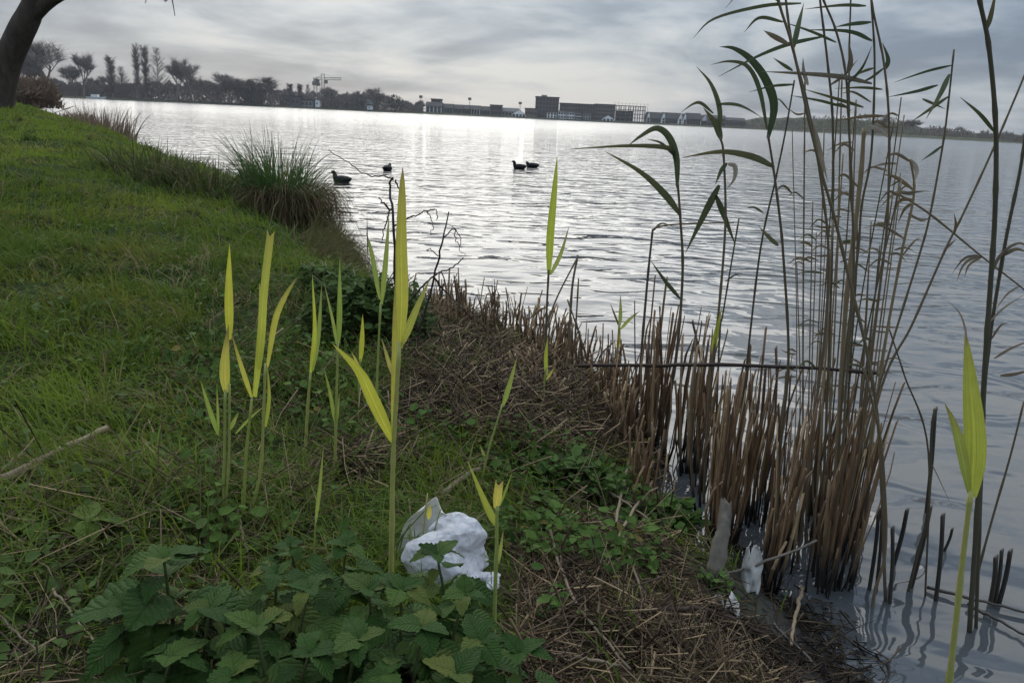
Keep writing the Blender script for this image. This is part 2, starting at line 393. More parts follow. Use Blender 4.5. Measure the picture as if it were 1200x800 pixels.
px = px + (fbm(x * 3.3, y * 3.3, 201) - .5) * 150; py = py + (fbm(x * 3.3, y * 3.3, 207) - .5) * 90
dens = np.ones(len(x)); dens[inpoly(px, py, STRAW)] = .16; dens[inpoly(px, py, MATTED)] = .22; dens[inpoly(px, py, IVY)] = .75
dens[inpoly(px, py, LEAFY)] = .55; tang = inpoly(px, py, TANGLE); dens[tang] = .95; dens[inpoly(px, py, MUD)] = .04
tuft = fbm(x * 3.1, y * 3.1, 41); dens *= np.clip(.35 + (tuft - .3) * 2.6, .15, 1)
keep = (rng.uniform(0, 1, len(x)) < dens) & (z > .03); x, y, r, z, tuft, tang = x[keep], y[keep], r[keep], z[keep], tuft[keep], tang[keep]
n = len(x); print('grass blades', n)
pat = fbm(x * .9, y * .9, 51); pat2 = fbm(x * 2.6, y * 2.6, 57); u = rng.uniform(0, 1, n)
C = lerp((.080, .128, .016), (.175, .235, .032), np.clip((pat - .3) * 2.2 + (u - .5) * .5, 0, 1))
C = C * (1 - np.clip((pat2 - .52) * 2.5, 0, .7)[:, None]) + np.array([.20, .20, .040]) * np.clip((pat2 - .52) * 2.5, 0, .7)[:, None]
dry = (rng.uniform(0, 1, n) < np.where(tang, .20, .03) + .10 * np.clip((fbm(x * 1.3, y * 1.3, 77) - .55) * 4, 0, 1)); C[dry] = np.array([.19, .155, .075]) * rng.uniform(.6, 1.2, (dry.sum(), 1))
az = fbm(x * 1.1, y * 1.1, 61) * 9 + rng.normal(0, .9, n); lean = np.clip(rng.normal(.75, .35, n), .05, 1.5)
H = (.045 + .068 * tuft) * rng.uniform(.6, 1.5, n) * np.where(tang, 1.3, 1)
V, T, Cc = blades(np.stack([x, y, z - .01], 1), H, (.0032 + .0009 * r) * rng.uniform(.7, 1.3, n), az, lean, C, .55, 3)
tag(obj('grass', tri_mesh('grass', V, T, MAT['grass'], Cc)), 'rough green grass covering the sloping bank', 'grass', kind='stuff')

# coarser tussock grass, long and flopping over
def pick(n, poly=None, rmin=1, rmax=30, thr=(-50, 12), mind=.06, f=None):
    r = rmin * (rmax / rmin) ** rng.uniform(0, 1, n); th = np.radians(rng.uniform(thr[0], thr[1], n)); x = r * np.sin(th); y = r * np.cos(th)
    k = (shore_sd(x, y) > mind); x, y, r = x[k], y[k], r[k]; z = terrain(x, y)
    if poly is not None:
        px, py = project(np.stack([x, y, z], 1)); k = np.zeros(len(x), bool); px = px + (fbm(x * 3.3, y * 3.3, 201) - .5) * 150; py = py + (fbm(x * 3.3, y * 3.3, 207) - .5) * 90
        for q in poly: k |= inpoly(px, py, q)
        x, y, z, r = x[k], y[k], z[k], r[k]
    return x, y, z, r
x, y, z, r = pick(1500, None, 1.5, 24, (-50, -3)); px, py = project(np.stack([x, y, z], 1))
k = ~(inpoly(px, py, STRAW) | inpoly(px, py, IVY)); x, y, z, r = x[k], y[k], z[k], r[k]
rep = 22; cx, cy = np.repeat(x, rep), np.repeat(y, rep); cr_ = np.repeat(r, rep); n = len(cx)
cx += rng.normal(0, .03, n); cy += rng.normal(0, .03, n); cz = terrain(cx, cy)
cu = np.repeat(rng.uniform(0, 1, len(x)), rep) ; C = lerp((.06, .11, .02), (.125, .155, .036), np.clip(cu + rng.normal(0, .15, n), 0, 1))
dry = rng.uniform(0, 1, n) < np.where(cu > .8, .6, .12); C[dry] = np.array([.20, .16, .085]) * rng.uniform(.6, 1.3, (dry.sum(), 1))
az = np.repeat(rng.uniform(0, 6.3, len(x)), rep) + rng.normal(0, .8, n)
V, T, Cc = blades(np.stack([cx, cy, cz - .01], 1), rng.uniform(.09, .22, n), (.0035 + .0007 * cr_) * rng.uniform(.7, 1.3, n), az, np.clip(rng.normal(.9, .3, n), .1, 1.5), C, .7, 3)
tag(obj('tussock_grass', tri_mesh('tussock_grass', V, T, MAT['grass'], Cc)), 'longer flopping tussocks of grass and dry straw on the bank', 'grass', kind='stuff')

# grass hanging over the eroded edge of the bank
n = 15000; seg = np.diff(SHORE, axis=0); cum = np.concatenate([[0], np.cumsum(np.linalg.norm(seg, axis=1))]); i0, i1 = 12, 22
tt = np.exp(rng.uniform(np.log(1.0), np.log(1 + cum[i1] - cum[i0]), n)) - 1 + cum[i0]; x = np.interp(tt, cum, SHORE[:, 0]); y = np.interp(tt, cum, SHORE[:, 1])
i = np.clip(np.searchsorted(cum, tt) - 1, 0, len(seg) - 1); nrm = np.stack([seg[i][:, 1], -seg[i][:, 0]], 1); nrm /= np.linalg.norm(nrm, axis=1)[:, None]; off = rng.uniform(-.05, .32, n)
x = x - nrm[:, 0] * off; y = y - nrm[:, 1] * off; z = terrain(x, y); k = z > .005; x, y, z, nrm = x[k], y[k], z[k], nrm[k]; n = len(x)
cl = fbm(x * 2.2, y * 2.2, 131); C = lerp((.055, .075, .02), (.13, .125, .045), np.clip(cl * 1.2 - .2 + rng.normal(0, .2, n), 0, 1)); dry = rng.uniform(0, 1, n) < .35; C[dry] = np.array([.15, .105, .06]) * rng.uniform(.5, 1.3, (dry.sum(), 1))
V, T, Cc = blades(np.stack([x, y, z - .01], 1), rng.uniform(.10, .30, n) * (.5 + cl), rng.uniform(.003, .006, n) * (1 + y * .09), np.arctan2(nrm[:, 1], nrm[:, 0]) + rng.normal(0, .7, n), np.clip(rng.normal(1.2, .5, n), .1, 2.2), C, .6, 4)
tag(obj('edge_grass', tri_mesh('edge_grass', V, T, MAT['grass'], Cc)), 'ragged grass hanging over the edge of the bank', 'grass', kind='stuff')

# ------------------------------------------------------------------ ground cover leaves
def leaf_cloud(x, y, z, size, C, hmax):
    n = len(x); az = rng.uniform(0, 2 * math.pi, n); tilt = rng.normal(0, .45, n); tl2 = rng.normal(.1, .35, n)
    d = np.stack([np.cos(az) * np.cos(tl2), np.sin(az) * np.cos(tl2), np.sin(tl2)], 1)
    s = np.stack([-np.sin(az) * np.cos(tilt), np.cos(az) * np.cos(tilt), np.sin(tilt)], 1); nrm = np.cross(d, s)
    P = np.stack([x, y, z + rng.uniform(.01, 1, n) ** 1.3 * hmax], 1)
    shape = [(0, 0, 0), (.12, -.34, .12), (.5, -.42, .08), (.82, -.2, .0), (1.0, 0, -.12), (.82, .2, .0), (.5, .42, .08), (.12, .34, .12), (.5, 0, -.04)]
    V = np.stack([P + (d * a + s * b_ + nrm * c) * size[:, None] for a, b_, c in shape], 1).reshape(-1, 3)
    T = np.array([(8, 0, 1), (8, 1, 2), (8, 2, 3), (8, 3, 4), (8, 4, 5), (8, 5, 6), (8, 6, 7), (8, 7, 0)])
    T = (T[None] + (np.arange(n) * 9)[:, None, None]).reshape(-1, 3)
    return V, T, np.repeat(C, 9, 0)
x, y, z, r = pick(60000, [LEAFY, IVY, [(560, 600), (720, 580), (760, 700), (600, 760)]], 1.2, 6, (-35, 22), .05)
k = rng.uniform(0, 1, len(x)) < np.clip((fbm(x * 4, y * 4, 91) - .38) * 3.2, .03, 1) * .52; x, y, z = x[k], y[k], z[k]; n = len(x); print('leaves', n)
u = rng.uniform(0, 1, n); C = lerp((.024, .056, .012), (.095, .155, .034), np.clip(u * .8 + (fbm(x * 5, y * 5, 99) - .4), 0, 1))
old = rng.uniform(0, 1, n) < .07; C[old] = np.array([.15, .12, .035]) * rng.uniform(.6, 1.1, (old.sum(), 1))
V, T, Cc = leaf_cloud(x, y, z, .010 + .028 * rng.uniform(0, 1, n) ** 1.6, C, .09)
tag(obj('ground_ivy', tri_mesh('ground_ivy', V, T, MAT['ground_leaf'], Cc, True)), 'small round-leaved green ground cover on the bank', 'ground cover', kind='stuff')
x, y, z, r = pick(5200, [TANGLE, [(0, 250), (420, 250), (420, 480), (0, 520)]], 1.1, 7, (-50, 0), .1)
n = len(x); C = lerp((.05, .08, .02), (.10, .15, .045), rng.uniform(0, 1, n))
V, T, Cc = leaf_cloud(x, y, z, rng.uniform(.012, .032, n), C, .07)
tag(obj('clover', tri_mesh('clover', V, T, MAT['ground_leaf'], Cc, True)), 'scattered small clover leaves among the grass', 'ground cover', kind='stuff')

# ------------------------------------------------------------------ straw litter
def straws(x, y, z, L, R0, C, tilt, lift=.004):
    n = len(x); az = rng.uniform(0, 2 * math.pi, n); tl = rng.normal(0, 1, n) * tilt
    d = np.stack([np.cos(az) * np.cos(tl), np.sin(az) * np.cos(tl), np.sin(tl)], 1); s = np.stack([-np.sin(az), np.cos(az), 0 * az], 1); nr = np.cross(d, s)
    P = np.stack([x, y, z + lift + np.abs(np.sin(tl)) * L * .4], 1); V = []; bend = rng.normal(0, .06, n)
    for k, t in enumerate((-.5, 0, .5)):
        q = P + d * (L * t)[:, None] + s * (bend * L * (1 - abs(t) * 2))[:, None]
        for j in range(3):
            a = 2.1 * j; V.append(q + (s * math.cos(a) + nr * math.sin(a)) * (R0 * (1.1 - .3 * k))[:, None])
    V = np.stack(V, 1).reshape(-1, 3); T = []
    for k in range(2):
        for j in range(3):
            a0, a1 = 3 * k + j, 3 * k + (j + 1) % 3; T += [(a0, a1, a1 + 3), (a0, a1 + 3, a0 + 3)]
    T = (np.array(T)[None] + (np.arange(n) * 9)[:, None, None]).reshape(-1, 3)
    return V, T, np.repeat(C, 9, 0)
def straw_cols(n): return lerp((.034, .022, .014), (.32, .225, .125), rng.uniform(0, 1, n) ** 2.0)
x, y, z, r = pick(90000, [STRAW], 1.1, 4, (-10, 35), .20); k = rng.uniform(0, 1, len(x)) < np.clip((fbm(x * 5, y * 5, 111) - .32) * 1.7, .04, 1); x, y, z = x[k], y[k], z[k]; n = len(x); print('straw', n)
V, T, Cc = straws(x, y, z, rng.uniform(.012, .10, n) * rng.choice([1, 1, 1, 1.9], n), rng.uniform(.0005, .0020, n) * rng.choice([1, 1, 1, 1.8], n), straw_cols(n), .42, .010)
tag(obj('straw_litter', tri_mesh('straw_litter', V, T, MAT['straw'], Cc)), 'thick litter of broken brown straw at the water edge', 'straw', kind='stuff')
x, y, z, r = pick(24000, [MUD], 1.2, 3, (5, 40), -.20); z = np.maximum(z, .0); k = rng.uniform(0, 1, len(x)) < np.clip((shore_sd(x, y) + .20) / .22, 0, 1) ** 2 * np.clip((fbm(x * 9, y * 9, 301) - .25) * 2.2, .05, 1); x, y, z = x[k], y[k], z[k]; n = len(x)
V, T, Cc = straws(x, y, z, rng.uniform(.01, .10, n), rng.uniform(.0006, .003, n), straw_cols(n) * .28, .35, .004)
tag(obj('rotting_reed_debris', tri_mesh('rotting_reed_debris', V, T, MAT['straw'], Cc)), 'black rotting reed debris on the mud under the cut reeds', 'debris', kind='stuff')
x, y, z, r = pick(46000, [MATTED], 2, 6, (-20, 22), .03); n = len(x)
V, T, Cc = straws(x, y, z, rng.uniform(.04, .22, n), rng.uniform(.0010, .0028, n), straw_cols(n), .30, .012)
tag(obj('matted_reed_litter', tri_mesh('matted_reed_litter', V, T, MAT['straw'], Cc)), 'matted dead reed stems behind the green shoots', 'straw', kind='stuff')
x, y, z, r = pick(5200, [TANGLE, LEAFY, IVY], 1.0, 4, (-52, 20), .05); n = len(x)
V, T, Cc = straws(x, y, z, rng.uniform(.04, .24, n), rng.uniform(.0008, .0022, n), straw_cols(n) * 1.1, .42, .02)
tag(obj('dry_grass_stems', tri_mesh('dry_grass_stems', V, T, MAT['straw'], Cc)), 'tangled dry stems among the foreground grass', 'straw', kind='stuff')

# ------------------------------------------------------------------ the far shore
def fx(px, D): return at(px, 135.5 + (px - 600) * .0472, D)[0]      # x of a picture column at depth D
FAR = [(-900, 250), (-400, 265), (0, 300), (70, 320), (220, 370), (420, 400), (600, 440), (760, 450), (880, 430), (1000, 370), (1200, 275), (1500, 210), (2200, 150)]
FARXY = [(-2500, -300), (-900, 60)] + [(fx(a_, d_), d_) for a_, d_ in FAR[1:]] + [(520, 60), (1500, -300)]
def far_depth(px):
    return float(np.interp(px, [q[0] for q in FAR], [q[1] for q in FAR]))
m, b, out = new_mat('far_land')
g = b.n('ShaderNodeNewGeometry').outputs['Position']
c = b.ramp(b.noise(g, .05, 5, .6), [(.35, (.060, .058, .040)), (.5, (.050, .060, .030)), (.65, (.085, .072, .048))])
p = pbr(b, c, .95, .1); m.node_tree.links.new(p.outputs[0], out.inputs[0])
mb = MB(); n = len(FARXY); vs = []
for (x, y) in FARXY:
    d = np.array([x, y]); L = np.linalg.norm(d); u = d / L
    for s_, z in ((-3, -.6), (0, .45), (5, .95), (40, 1.0), (3600, 1.02)): vs.append((x + u[0] * s_, y + u[1] * s_, z))
mb.add(vs, [(5 * k + j, 5 * k + j + 1, 5 * k + j + 6, 5 * k + j + 5) for k in range(n - 1) for j in range(4)])
tag(mb.build('far_shore', m), 'low far shore of the lake', kind='structure')

# grassy embankment along the right-hand far shore
def strip_heights(pxs, tops, off, depth, name, mat, label, wob=.5):
    mb = MB(); vs = []
    for px, ty in zip(pxs, tops):
        D = far_depth(px) + off; x0 = fx(px, D); zt = at(px, ty, D)[2]; 
        u = np.array([x0, D]) / math.hypot(x0, D)
        for s_, z in ((0, .6), (depth * .35, zt * .72 + random.uniform(-.2, .2) * wob), (depth * .6, zt + random.uniform(-.4, .3) * wob), (depth, zt * .9), (depth * 2, .8)):
            vs.append((x0 + u[0] * s_, D + u[1] * s_, z))
    mb.add(vs, [(5 * k + j, 5 * k + j + 1, 5 * k + j + 6, 5 * k + j + 5) for k in range(len(pxs) - 1) for j in range(4)])
    return tag(mb.build(name, mat), label, kind='structure')
pxs = list(range(866, 1720, 9))
tops = np.interp(pxs, [866, 890, 960, 1040, 1075, 1130, 1200, 1800], [141, 137, 138, 141, 149, 155, 159, 196])
strip_heights(pxs, tops, 6, 20, 'embankment', MAT['far_land'], 'rough grassy embankment along the right far shore', 1)

# brushwood masses: thousands of tiny twig cards, read as one mass
def brush(name, label, pxs, tops, off, n, mat, lo=.5, wid=.10, thick=8, dens=1):
    a_ = np.array(pxs, float); t_ = np.array(tops, float)
    px = rng.uniform(a_[0], a_[-1], n); ty = np.interp(px, a_, t_) + (vnoise(px * .14, px * 0, 3) - .5) * 5 + (vnoise(px * .45, px * 0, 8) - .5) * 3
    V = np.zeros((n, 6, 3))
    for k in range(n):
        D = far_depth(px[k]) + off + random.uniform(0, thick); zt = max(at(px[k], ty[k], D)[2], 1.2); x0 = fx(px[k], D)
        z = lo + (zt - lo) * random.random() ** .75; L = random.uniform(.5, 1.9); a = random.gauss(0, .6); bb = random.gauss(0, .5)
        d = np.array([math.sin(a), math.sin(bb) * .6, math.cos(a)]); d /= np.linalg.norm(d); s = np.array([d[2], 0, -d[0]]) * wid * random.uniform(.5, 1.3)
        p0 = np.array([x0, D, z - L * .5]); V[k] = [p0 - s, p0 + s, p0 + d * L, p0 + [0, .15, 0] - s, p0 + [0, .15, 0] + s, p0 + d * L + [0, .1, 0]]
    T = (np.array([(0, 1, 2), (5, 4, 3)])[None] + (np.arange(n) * 6)[:, None, None]).reshape(-1, 3)
    return tag(obj(name, tri_mesh(name, V.reshape(-1, 3), T, mat)), label, 'brushwood', kind='stuff')
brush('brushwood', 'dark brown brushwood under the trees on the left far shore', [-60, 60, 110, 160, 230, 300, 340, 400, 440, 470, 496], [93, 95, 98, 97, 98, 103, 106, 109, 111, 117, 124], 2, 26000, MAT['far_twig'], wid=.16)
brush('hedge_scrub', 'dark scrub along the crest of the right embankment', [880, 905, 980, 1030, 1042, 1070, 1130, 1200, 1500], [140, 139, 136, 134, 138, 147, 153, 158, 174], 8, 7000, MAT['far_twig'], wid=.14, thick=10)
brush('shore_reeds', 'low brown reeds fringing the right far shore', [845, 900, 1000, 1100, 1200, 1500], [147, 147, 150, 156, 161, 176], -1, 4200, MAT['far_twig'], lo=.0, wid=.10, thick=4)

# ------------------------------------------------------------------ far trees
def tree_mesh(H, spread, form, seed, nl=4, tw=.05):
    R_ = random.Random(seed); wood = MB(); tv = []
    def perp(d):
        a = np.array([R_.gauss(0, 1), R_.gauss(0, 1), R_.gauss(0, 1)]); a -= d * (a @ d); return a / (np.linalg.norm(a) + 1e-9)
    def twig(p, d, L):
        d = d / np.linalg.norm(d); s = perp(d) * tw * R_.uniform(.5, 1.1); q = p + d * L + np.array([0, 0, R_.uniform(-.1, .12) * L]); tv.append((p - s, p + s, q))
    def grow(p, d, L, rad, lev):
        seg = 3; pts = [p]; dd = d.copy()
        for k in range(seg):
            dd = dd + perp(dd) * R_.uniform(.02, .16) + np.array([0, 0, .13]); dd /= np.linalg.norm(dd); pts.append(pts[-1] + dd * L / seg)
        wood.tube(pts, np.linspace(rad, rad * .55, seg + 1), 4 if lev else 6, cap=False)
        if lev >= nl:
            for k in range(13):
                t = R_.uniform(.0, 1); q = pts[0] + (pts[-1] - pts[0]) * t; twig(q, dd + perp(dd) * R_.uniform(.4, 1.3), L * R_.uniform(.8, 1.9))
            return
        if lev >= 2:
            for k in range(5): twig(pts[0] + (pts[-1] - pts[0]) * R_.uniform(.2, 1), dd + perp(dd) * R_.uniform(.4, 1.2), L * R_.uniform(.4, .9))
        nb = R_.choice((3, 4)) if lev else 6
        for k in range(nb):
            t = R_.uniform(.45, 1.0) if lev else R_.uniform(.35, 1.0); i = min(int(t * seg), seg - 1); q = pts[i] + (pts[i + 1] - pts[i]) * (t * seg - i)
            grow(q, dd * math.cos(spread) + perp(dd) * math.sin(spread) * R_.uniform(.7, 1.25), L * R_.uniform(.58, .78), rad * .52, lev + 1)
    z0 = np.array([0, 0, -.3])
    if form == 'round':
        grow(z0, np.array([R_.uniform(-.05, .05), 0, 1.]), H * .33, H * .020, 0)
    else:
        pts = [np.array([R_.uniform(-.1, .1), R_.uniform(-.1, .1), H * t - .3]) for t in np.linspace(0, 1, 7)]
        wood.tube(pts, np.linspace(H * .009, .03, 7), 6, cap=False)
        for k in range(230 if form == 'poplar' else 170):
            t = R_.uniform(.10, .97); p = np.array([0, 0, H * t]); a = R_.uniform(0, 6.28)
            sp_ = .28 if form == 'poplar' else .75; L = (H * .15 if form == 'poplar' else H * .34 * (1.08 - t) + .6) * R_.uniform(.6, 1.1)
            d = np.array([math.cos(a) * math.sin(sp_), math.sin(a) * math.sin(sp_), math.cos(sp_)]); q = p + d * L
            wood.tube([p, p + d * L * .5, q], [.05, .04, .02], 3, cap=False)
            for j in range(9):
                tt = R_.uniform(.2, 1); twig(p + d * L * tt, d + perp(d) * R_.uniform(.3, .9), L * R_.uniform(.25, .5))
    tv = np.array(tv).reshape(-1, 3); zmax = max(tv[:, 2].max(), 1); s = H / zmax
    wood.v = [(a * s, b_ * s, c * s) for a, b_, c in wood.v]
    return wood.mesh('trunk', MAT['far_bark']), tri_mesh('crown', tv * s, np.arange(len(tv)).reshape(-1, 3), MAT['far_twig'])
def far_tree(name, px, top, Doff, form, spread, seed, label, tw=.05, wpx=None, group='bare trees on the far shore'):
    D = far_depth(px) + Doff; x0 = fx(px, D); H = at(px, top, D)[2] - 1.0
    t = thing(name, (x0, D, .95), label, 'tree', group); a_, c_ = tree_mesh(H, spread, form, seed, 4, tw)
    tr = obj('trunk', a_, t); cr2 = obj('crown', c_, t)
    cw = np.subtract(*np.percentile([v.co.x for v in c_.vertices], [95, 5])); s = 1.0
    if wpx: s = (wpx * (.84 if form == 'round' else .85) * D / 960) / max(cw, .1)
    for o in (tr, cr2): o.matrix_parent_inverse = Matrix(); o.scale = (s, s, 1)
    return t
LT = [  # column, top row, extra depth, form, spread, crown width in picture units, label
    (3, 35, -60, 'round', .55, 36, 'bare tree half hidden left of the leaning trunk'),
    (36, 62, -40, 'round', .5, 24, 'low bare tree just right of the leaning trunk'),
    (60, 38, -45, 'round', .48, 50, 'broad bare tree behind the brown bush'),
    (86, 73, 5, 'round', .5, 17, 'small faint bare tree left of the slim open tree'),
    (98, 56, -20, 'round', .42, 21, 'slim open bare tree right of the broad one'),
    (120, 86, 10, 'round', .6, 17, 'low bare shrub-like tree left of the first poplar'),
    (132, 61, 0, 'poplar', .3, 10, 'lone columnar poplar, first from the left'),
    (144, 77, 5, 'conic', .3, 13, 'short pointed tree right of the lone poplar'),
    (163, 48, -5, 'poplar', .3, 8.5, 'tallest columnar poplar, left of a close pair'),
    (173, 50, 0, 'poplar', .3, 9.5, 'columnar poplar, right of a close pair'),
    (187, 54, -5, 'conic', .3, 18, 'spindle-shaped bare tree right of the paired poplars'),
    (207, 62, -5, 'round', .45, 24, 'tall twiggy bare tree right of the spindle-shaped one'),
    (225, 65, -3, 'round', .48, 25, 'tall bare tree, last of the high group'),
    (238, 86, 5, 'round', .6, 18, 'low bare tree at the foot of the high group'),
    (257, 80, 0, 'round', .55, 30, 'round bare tree alone after the high group'),
    (278, 88, 0, 'round', .55, 25, 'round bare tree left of the dark roof'),
    (318, 87, 0, 'round', .55, 28, 'dome-shaped bare tree left of the tower crane'),
    (304, 99, 6, 'round', .6, 16, 'low bare tree at the left foot of the domed tree'),
    (340, 97, 5, 'poplar', .3, 7, 'thin bare tree right of the domed tree'),
    (352, 97, 6, 'poplar', .3, 6, 'thin bare tree just left of the crane'),
    (361, 98, 9, 'conic', .3, 7, 'thin pointed tree under the crane jib'),
    (386, 99, 5, 'round', .5, 15, 'small bare tree below the crane jib tip'),
    (425, 105, 4, 'round', .6, 18, 'low bare tree above the grey house'),
    (442, 99, 4, 'round', .55, 22, 'rounded bare tree right of the grey house'),
    (493, 116, 6, 'round', .6, 10, 'small bare tree at the left end of the terrace'),
    (1065, 138, 18, 'round', .6, 16, 'lone small tree on the right embankment')]
for k, (px, top, off, form, spd, wpx, lab) in enumerate(LT):
    nm = {'poplar': 'poplar_tree', 'conic': 'pointed_tree', 'round': 'bare_tree'}[form]
    far_tree(nm, px, top, off, form, spd, 100 + k, lab, .045, wpx)
# dark evergreens: a trunk and a crown of leaf-sized cards
def evergreen(px, top, wpx, off, label):
    D = far_depth(px) + off; x0 = fx(px, D); H = at(px, top, D)[2] - 1; Rw = wpx * D / 960 / 2
    t = thing('evergreen_tree', (x0, D, .95), label, 'tree', 'evergreens on the far shore')
    mb = MB(); mb.tube([(x0, D, .6), (x0 + .1, D, 1 + H * .8)], [.22, .06], 6); mb.build('trunk', MAT['far_bark'], t)
    n = 900; a = rng.uniform(0, 6.28, n); u = rng.uniform(0.06, 1, n); rr_ = Rw * np.sqrt(np.clip(1 - (2 * u - .8) ** 2 / 1.5, .04, 1)) * rng.uniform(.3, 1.1, n) * (.75 + .5 * vnoise(a * 2, u * 5, 6))
    P = np.stack([x0 + np.cos(a) * rr_, D + np.sin(a) * rr_, 1 + u * H], 1); d = rng.normal(0, 1, (n, 3)) * .32; e = rng.normal(0, 1, (n, 3)) * .32
    obj('crown', tri_mesh('crown', np.stack([P, P + d, P + e], 1).reshape(-1, 3), np.arange(3 * n).reshape(-1, 3), MAT['far_evergreen']), t)
evergreen(293, 94, 15, 0, 'dense dark round evergreen between two bare trees')
evergreen(463, 112, 22, 2, 'dark spreading evergreen left of the terrace')
evergreen(1036, 136, 12, 16, 'dark bushy evergreen on the embankment crest')

# ------------------------------------------------------------------ far buildings
WALLS = {'brick_dark': (.085, .068, .060), 'grey': (.26, .255, .25), 'pale': (.45, .44, .42), 'white': (.80, .80, .78), 'brown': (.15, .115, .095), 'blue': (.075, .085, .105), 'concrete': (.20, .20, .195)}
for k_, c_ in WALLS.items(): solid('wall_' + k_, [c_], .85, .2, .8, .18, .01)
solid('roof_dark', [(.035, .033, .034)], .8, .2, 1.2, .25, .02); solid('roof_grey', [(.10, .10, .10)], .8, .2, 1.2, .25, .02)
m, b, out = new_mat('far_glass'); p = pbr(b, (.025, .028, .032), .12, .5); m.node_tree.links.new(p.outputs[0], out.inputs[0])
solid('steel', [(.10, .095, .08)], .6, .3, 3, .2, .005); solid('white_paint', [(.72, .72, .70)], .6, .3, 1, .1, .003)
PANE = {}
def pane_mesh(w_, h_):
    k = (round(w_, 1), round(h_, 1))
    if k not in PANE:
        mb = MB(); mb.box(-w_ / 2, w_ / 2, -.06, .06, 0, h_); PANE[k] = mb.mesh('window', MAT['far_glass'], False)
    return PANE[k]
def building(name, px0, px1, top, off, wall, roof, rows, cols_, label, depth=10, gable=None, roof_h=0, group='buildings along the far shore', win=(1.3, 1.4), base=.8, cat='building'):
    pm = (px0 + px1) / 2; D = far_depth(pm) + off; x0, x1 = fx(px0, D), fx(px1, D); zt = at(pm, top, D)[2]; zw = zt - roof_h
    t = thing(name, ((x0 + x1) / 2, D, base), label, cat, group)
    mb = MB(); mb.box(x0, x1, D, D + depth, base, zw); mb.build('wall', MAT['wall_' + wall], t, False)
    mb = MB()
    if gable == 'x':      # ridge along the facade
        o = .4; ym = D + depth / 2
        mb.add([(x0 - o, D - o, zw + .03), (x1 + o, D - o, zw + .03), (x1 + o, ym, zt), (x0 - o, ym, zt), (x0 - o, D + depth + o, zw + .03), (x1 + o, D + depth + o, zw + .03)],
               [(0, 1, 2, 3), (3, 2, 5, 4), (0, 3, 4), (1, 5, 2), (0, 4, 5, 1)])
    elif gable == 'y':    # gable faces the lake
        o = .3; xm = (x0 + x1) / 2
        mb.add([(x0 - o, D - o, zw + .03), (x0 - o, D + depth, zw + .03), (xm, D + depth, zt), (xm, D - o, zt), (x1 + o, D - o, zw + .03), (x1 + o, D + depth, zw + .03)],
               [(0, 3, 2, 1), (3, 4, 5, 2), (0, 4, 3), (1, 2, 5), (0, 1, 5, 4)])
        g_ = MB(); g_.add([(x0, D - .33, zw + .05), (x1, D - .33, zw + .05), (xm, D - .33, zt - .25), (x0, D + .2, zw + .05), (x1, D + .2, zw + .05), (xm, D + .2, zt - .25)], [(0, 1, 2), (5, 4, 3), (0, 3, 4, 1), (1, 4, 5, 2), (2, 5, 3, 0)]); g_.build('gable', MAT['wall_' + wall], t, False)
    else:
        mb.box(x0 - .3, x1 + .3, D - .3, D + depth + .3, zw + .02, zw + .5)
    mb.build('roof', MAT['roof_' + roof], t, False)
    if rows:
        wm = pane_mesh(*win); h_ = (zw - base) / rows
        for i in range(rows):
            for j in range(cols_):
                xx = x0 + (x1 - x0) * (j + .5) / cols_; o = obj('window', wm, t); o.location = (xx, D - .03, base + h_ * i + (h_ - win[1]) * .5)
    return t, x0, x1, D, zw
def bld(*a, **k): return building(*a, **k)[0]
bld('shed', 328, 352, 113.5, 3, 'blue', 'dark', 1, 4, 'low blue-grey shed below the thin bare trees')
bld('house', 285, 300, 104, 8, 'brown', 'dark', 1, 3, 'dark roofed house behind the dense evergreen', gable='x', roof_h=3)
bld('shed', 353, 366, 118, 2, 'grey', 'dark', 1, 3, 'small grey shed with pale front beside the blue-grey one')
bld('hut', 369.5, 373.5, 117, 1, 'white', 'grey', 1, 1, 'tiny bright white hut under the crane', depth=4, win=(.6, .6))
bld('house', 377, 397, 113, 5, 'brick_dark', 'dark', 1, 5, 'dark low house right of the white hut', gable='x', roof_h=2.2)
bld('house', 396, 413, 111, 6, 'brick_dark', 'dark', 1, 4, 'long dark roofed house left of the grey gable', gable='x', roof_h=3)
bld('house', 413, 437, 110.5, 4, 'grey', 'grey', 1, 3, 'grey house with a broad gable facing the lake', gable='y', roof_h=3.5)
bld('hut', 430, 435.5, 124, -1, 'white', 'grey', 1, 1, 'small white hut at the water below the grey gable', depth=4, win=(.5, .5))
# terrace
tw = [(499, 517, 119.5, 'pale', 'two storey grey end house of the terrace', 'x'), (517, 530, 121.5, 'grey', 'mid-grey house, second in the terrace', 'x'), (530, 541, 122.5, 'pale', 'pale house, third in the terrace', 'x'),
      (541, 549, 123, 'brown', 'narrow brown house in the middle of the terrace', 'x'), (549, 562, 123.5, 'white', 'white house right of the terrace middle', 'x'), (562, 574, 124.5, 'pale', 'pale house near the right end of the terrace', 'x'), (574, 588, 124, 'brick_dark', 'dark brick house ending the terrace', None)]
for a_, b2, tp, wl, lab, gb in tw: bld('terraced_house', a_, b2, tp, 5, wl, 'dark', 2, 4, lab, gable=gb, roof_h=2.2 if gb else 0, group='terrace on the far shore')
bld('extension', 505, 516, 117, 12, 'brick_dark', 'dark', 3, 3, 'dark taller block behind the terrace left end')
bld('warehouse', 588, 607, 126.5, 6, 'grey', 'grey', 1, 5, 'long grey low warehouse right of the terrace', gable='x', roof_h=2)
bld('warehouse', 600, 616, 128.5, 3, 'white', 'grey', 1, 4, 'pale flat fronted shed before the grey warehouse', gable='y', roof_h=2.5)
bld('warehouse', 615, 629, 128, 6, 'brown', 'dark', 1, 4, 'brown low building touching the tower block')
